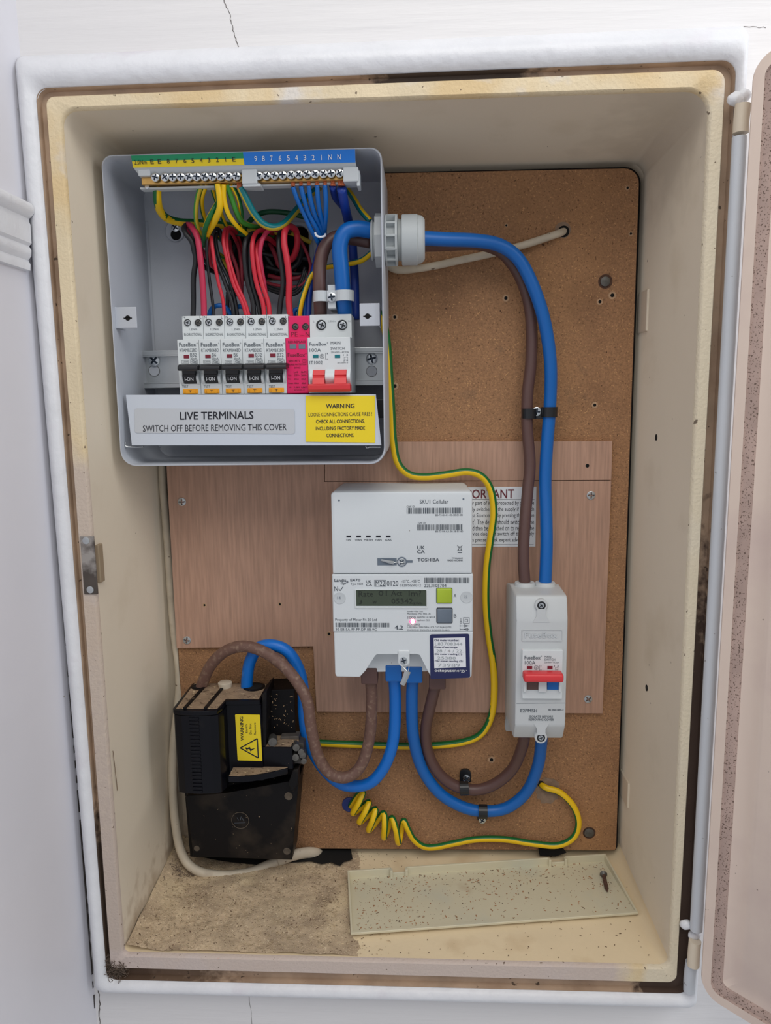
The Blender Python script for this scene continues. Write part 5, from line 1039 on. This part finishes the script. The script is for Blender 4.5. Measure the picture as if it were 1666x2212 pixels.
# blues
for x0_, pth, lb in ((633, [(633, 404, .052), (642, 430, .056), (657, 462, .064), (672, 495, .072), (688, 525, .082)], 'first blue wire from the left end of the fan'),
    (650, [(650, 402, .052), (657, 430, .056), (668, 462, .064), (683, 492, .072), (696, 520, .082)], 'second blue wire of the fan'),
    (667, [(667, 401, .052), (671, 430, .056), (680, 462, .064), (692, 490, .074), (700, 520, .084)], 'middle blue wire of the fan'),
    (685, [(685, 400, .052), (687, 430, .056), (692, 462, .064), (699, 490, .074), (703, 520, .086)], 'fourth blue wire of the fan'),
    (702, [(702, 399, .052), (704, 430, .056), (704, 462, .064), (702, 490, .074), (700, 520, .088)], 'fifth blue wire, nearly upright')):
    wire(pth, .0019, m_blue, lb, GN)
cable('cable_tie', [(681, 503, .066), (684, 509, .064), (692, 512, .064), (701, 510, .068), (703, 506, .074)], .0009, m_stick_w, 'thin white tie around the blue wires', 'cable tie')
wire([(692, 530, .086), (684, 560, .094), (674, 600, .098), (668, 640, .096), (666, 690, .094)], .0027, m_blued, 'dark blue wire going down beside the pink module', GN, n=12)
wire([(658, 690, .096), (660, 650, .096), (668, 612, .10), (690, 590, .104)], .0020, m_blue, 'blue wire partly hidden left of the brown cable', GN)
wire([(719, 403, .054), (724, 425, .070), (735, 440, .084), (746, 452, .094)], .0028, m_blued, 'short dark blue wire behind the larger one at the bar right end', GN, n=12)
wire([(738, 407, .052), (744, 440, .064), (752, 475, .084), (760, 510, .104), (764, 560, .112), (767, 620, .112), (768, 690, .110)], .0038, m_blued, 'large dark blue wire from the last terminal down behind the saddle', GN, n=14)
for pth, lb in (([(450, 690, .098), (457, 668, .096), (472, 660, .095), (488, 664, .096), (500, 682, .098)], 'small blue arc behind the second breaker'), ([(498, 690, .10), (506, 668, .098), (520, 662, .097), (532, 668, .098), (542, 686, .10)], 'small blue arc behind the third breaker'), ([(634, 690, .10), (636, 672, .098), (646, 668, .098), (654, 676, .10)], 'small blue arc behind the fifth breaker')):
    wire(pth, .0020, m_blue, lb, 'small blue looped links behind the breakers')

# ================================================================== FLOOR OF THE CABINET
from mathutils import noise as mn
def zfl(y): return -0.3366+(.0034)*(y/.15)
def bumps(x, y, s, seed=0.0): return mn.noise(Vector((x*s+seed, y*s, seed)))
bm = NB(); nx, ny = 110, 84; G = []
for j in range(ny+1):
    row = []
    for i in range(nx+1):
        x = -.2262+(.2262+.010)*i/nx; y = .0045+(.1455)*j/ny
        edge = min(1, (x+.2262)/.01+.35) if False else 1
        amt = 1.0 if x < -.055 else max(0.0, 1-(x+.055)/.05)
        h = (.0012+.0020*bumps(x, y, 38)+.0010*bumps(x, y, 130, 3)+.0005*bumps(x, y, 420, 8))
        cor = max(0, 1-(x+.2262)/.030)**2*.012*(.3+.7*y/.15) + max(0, 1-(.15-y)/.03)**2*.003*(x < -.15)
        row.append(bm.verts.new((x, y, zfl(y)+max(-.0012, h*amt-.0004*(1-amt)*6)+cor*amt)))
    G.append(row)
for j in range(ny):
    for i in range(nx): bm.faces.new((G[j][i], G[j][i+1], G[j+1][i+1], G[j+1][i]))
dust = obj('floor_dust', bm, m_dustfloor, None, smooth='all', origin='auto'); tag(dust, 'thick sandy dust and cobwebs covering the left of the cabinet floor', 'dust', kind='stuff')
def chips(name, n, region, mat, label, s0, s1, zf_, dens=None, cat='debris'):
    bm = NB(); k = 0; rr = random.Random(len(name)*n)
    while k < n:
        a, b, y0_, y1_ = region; x = rr.uniform(a, b); y = rr.uniform(y0_, y1_)
        if dens and rr.random() > dens(x, y): continue
        z = zf_(x, y); s = rr.uniform(s0, s1)**1.0; l = s*rr.choice((1, 1.4, 2.2, 3.5)); th = rr.uniform(0, 3.14); ph = rr.uniform(-.25, .25)
        d = Vector((math.cos(th)*math.cos(ph), math.sin(th)*math.cos(ph), math.sin(ph)))*l; w = Vector((-math.sin(th), math.cos(th), 0))*s*.5; t = Vector((0, 0, s*.4)); p = Vector((x, y, z+s*.1))
        v = [bm.verts.new(q_) for q_ in (p-d*.5-w, p+d*.5-w, p+d*.4+w, p-d*.6+w, p-d*.3+t, p+d*.3+t)]
        for f in ((0, 3, 2, 1), (0, 1, 5, 4), (2, 3, 4, 5), (1, 2, 5), (3, 0, 4)): bm.faces.new([v[i_] for i_ in f])
        k += 1
    o = obj(name, bm, mat, None, origin='auto'); tag(o, label, cat, kind='stuff'); return o
fz_ = lambda x, y: zfl(y)+.0010+.0012*max(0, bumps(x, y, 38))+(.0004 if x < -.05 else -.0010)
chips('wood_chips', 3200, (-.222, .0, .006, .145), m_chippale, 'pale wood chips strewn over the dusty left of the cabinet floor', .0003, .0009, lambda x, y: fz_(x, y)+(.004*max(0, 1-(x+.2262)/.03)), lambda x, y: 1 if x < -.05 else .25)
chips('dark_debris', 380, (-.222, -.02, .006, .145), m_chipdark, 'dark crumbs strewn over the dusty left of the cabinet floor', .0003, .0008, lambda x, y: fz_(x, y)+(.004*max(0, 1-(x+.2262)/.03)))
chips('dark_debris', 210, (-.03, .220, .006, .145), m_chipdark, 'dark crumbs sprinkled on the bare cream floor in front of the cover', .0003, .0009, lambda x, y: zfl(y)+.0001)
# fluff in the corners and along the groove
def fluff(name, label, pts, n, rad, mat):
    bm = NB(); rr = random.Random(n)
    for i in range(n):
        c = rr.choice(pts); p = Vector(c)+Vector((rr.gauss(0, rad), rr.gauss(0, rad*.5), rr.gauss(0, rad)))
        q_ = [p]; 
        for k in range(3): q_.append(q_[-1]+Vector((rr.gauss(0, .0016), rr.gauss(0, .001), rr.gauss(0, .0016))))
        tube_bm(bm, q_, .00026, 3, 2)
    o = obj(name, bm, mat, None, origin='auto'); tag(o, label, 'dust', kind='stuff'); return o
fluff('grey_fluff', 'clump of grey fluff in the bottom left corner of the frame', [W(238, 2093, .004), W(250, 2095, .004), W(236, 2075, .004), W(262, 2085, .003), W(240, 2108, .006)], 1500, .0028, m_fluff)
fluff('grey_fluff', 'grey fluff in the back left corner of the cabinet floor', [W(395, 1850, .13), W(370, 1880, .11), W(350, 1920, .09), W(330, 1960, .07), W(390, 1900, .10)], 500, .005, m_fluff)
# dark gap in the floor at the back
bm = NB(); zz_ = lambda y: zfl(y)+.0030
gp = [(641, 1829), (700, 1832), (758, 1833), (762, 1856), (742, 1862), (735, 1870), (715, 1862), (695, 1866), (672, 1860), (640, 1862), (560, 1868), (500, 1862), (470, 1858), (430, 1850), (470, 1840), (560, 1845)]
vs_ = []
for a, b in gp:
    p = W(a, b, z=zfl(.14)+.0036); vs_.append(bm.verts.new((p.x, min(p.y, .1495), zfl(p.y)+.0038)))
bm.faces.new(vs_); obj('cable_opening', bm, m_dark, cab)['label'] = 'ragged dark gap in the floor'
bm = NB(); ppoly(bm, [(1163, 1833), (1180, 1829), (1215, 1832), (1224, 1842), (1200, 1850), (1166, 1848)], .1360, .1376, 0); obj('ragged_hole', bm, m_dark, hb)
# hair-like twig on left wall
bm = NB()
def onleft(px, py, x=-.2268):
    d = _f+_r*((px-833)/FOC)-_u*((py-1106)/FOC); return CAM+d*((x-CAM.x)/d.x)
tube_bm(bm, [onleft(244, 1622), onleft(248, 1655), onleft(254, 1708)], .00025, 5, 3); o = obj('loose_bristle', bm, m_chipdark, None, origin='auto'); tag(o, 'thin dark bristle stuck to the left inner wall', 'debris')

# ================================================================== LOOSE COVER AND SCREW
zb_ = zfl(.08)+.0016
FLc, FRc = W(758, 2021, z=zb_), W(1379, 1976, z=zb_); ux = (FRc-FLc).normalized(); uy = Vector((-ux.y, ux.x, 0)); Lt = (FRc-FLc).length
BLb = W(753, 1877, z=zb_+.0085); Dt = (BLb-FLc).dot(uy); BRb = W(1318, 1845, z=zb_+.0085); Dt = (Dt+(BRb-FRc).dot(uy))/2
lean = .5*((BLb-FLc).dot(ux)/Dt+(BRb-FRc).dot(ux)/Dt)
tr = thing('plastic_cover', 'loose olive cream plastic cover lying on the cabinet floor, sprinkled with crumbs', 'cover', FLc, None)
def TP(u, v, w): return FLc+ux*(u*Lt)+uy*(v*Dt)+Vector((0, 0, w))
def tb(bm, u0, u1, v0, v1, w0, w1, wb0=None, wb1=None):
    P_ = [TP(u0, v0, w0), TP(u1, v0, w0), TP(u1, v1, w0), TP(u0, v1, w0), TP(u0, v0, w1), TP(u1, v0, w1), TP(u1, v1, wb1 or w1), TP(u0, v1, wb1 or w1)]
    v = [bm.verts.new(p) for p in P_]
    fs = [bm.faces.new([v[i] for i in f]) for f in ((0, 3, 2, 1), (4, 5, 6, 7), (0, 1, 5, 4), (1, 2, 6, 5), (2, 3, 7, 6), (3, 0, 4, 7))]
    bmesh.ops.bevel(bm, geom=list({e for f in fs for e in f.edges}), offset=.0003, segments=1, affect='EDGES', clamp_overlap=True)
bm = NB(); tb(bm, 0, 1, 0, 1, 0, .0012); obj('plate', bm, m_tray, tr)
bm = NB(); tb(bm, 0, 1, -.004, .035, .0004, .0026); tb(bm, .002, .998, .035, .055, .0004, .0018); obj('front_lip', bm, m_tray, tr)
bm = NB(); tb(bm, 0, .007, .0, 1, 0, .0026, None, .0085); obj('side_lip', bm, m_tray, tr)
bm = NB(); tb(bm, .993, 1, .0, 1, 0, .0026, None, .0085); obj('side_lip', bm, m_tray, tr)
bm = NB()
for a, b in ((0, .165), (.222, .775), (.838, 1)): tb(bm, a, b, .975, 1, 0, .0085); 
for a in (.165, .222, .775, .838): tb(bm, a-.005, a+.005, .93, .985, 0, .0085)
for a, b in ((.165, .222), (.775, .838)): tb(bm, a, b, .955, .975, 0, .0046)
obj('back_lip', bm, m_tray, tr)['label'] = 'raised back lip with two notches'
def tz(x, y):
    return zb_+.0013
def inside(x, y, mg=.02):
    d = Vector((x, y, 0))-Vector((FLc.x, FLc.y, 0)); u = d.dot(ux)/Lt; v = d.dot(uy)/Dt
    return (u, v) if mg < u < 1-mg and .05 < v < .96 else None
def dt(x, y):
    q_ = inside(x, y)
    if not q_: return 0
    u, v = q_; return .25+.75*max(v**3, (1-u)**6) 
chips('wood_chips', 520, (-.04, .225, .02, .15), m_chipred, 'reddish wood crumbs sprinkled on the loose cover', .0003, .0010, tz, dt)
chips('dark_debris', 220, (-.04, .225, .02, .15), m_chipdark, 'dark specks sprinkled on the loose cover', .0002, .0008, tz, dt)
h0, h1 = W(1304, 1888, z=zb_+.0045), W(1312, 1924, z=zb_+.003); dd = (h1-h0).normalized()
rs = thing('rusty_screw', 'old rusty screw lying at the right end of the loose cover', 'screw', h0)
bm = NB(); lathe(bm, h0-dd*.0012, dd, [(0, .0014), (.0006, .0032), (.0016, .0036), (.0030, .0022), (.0036, .0015)], 18); obj('screw_head', bm, m_dkscrew, rs, smooth=True)
bm = NB(); L_ = (h1-h0).length; lathe(bm, h0+dd*.002, dd, [(L_*k/16*.93, .0014+(.0006 if k % 2 else 0)) for k in range(15)]+[(L_*.98, .0003)], 12); obj('screw_shank', bm, m_rust, rs)
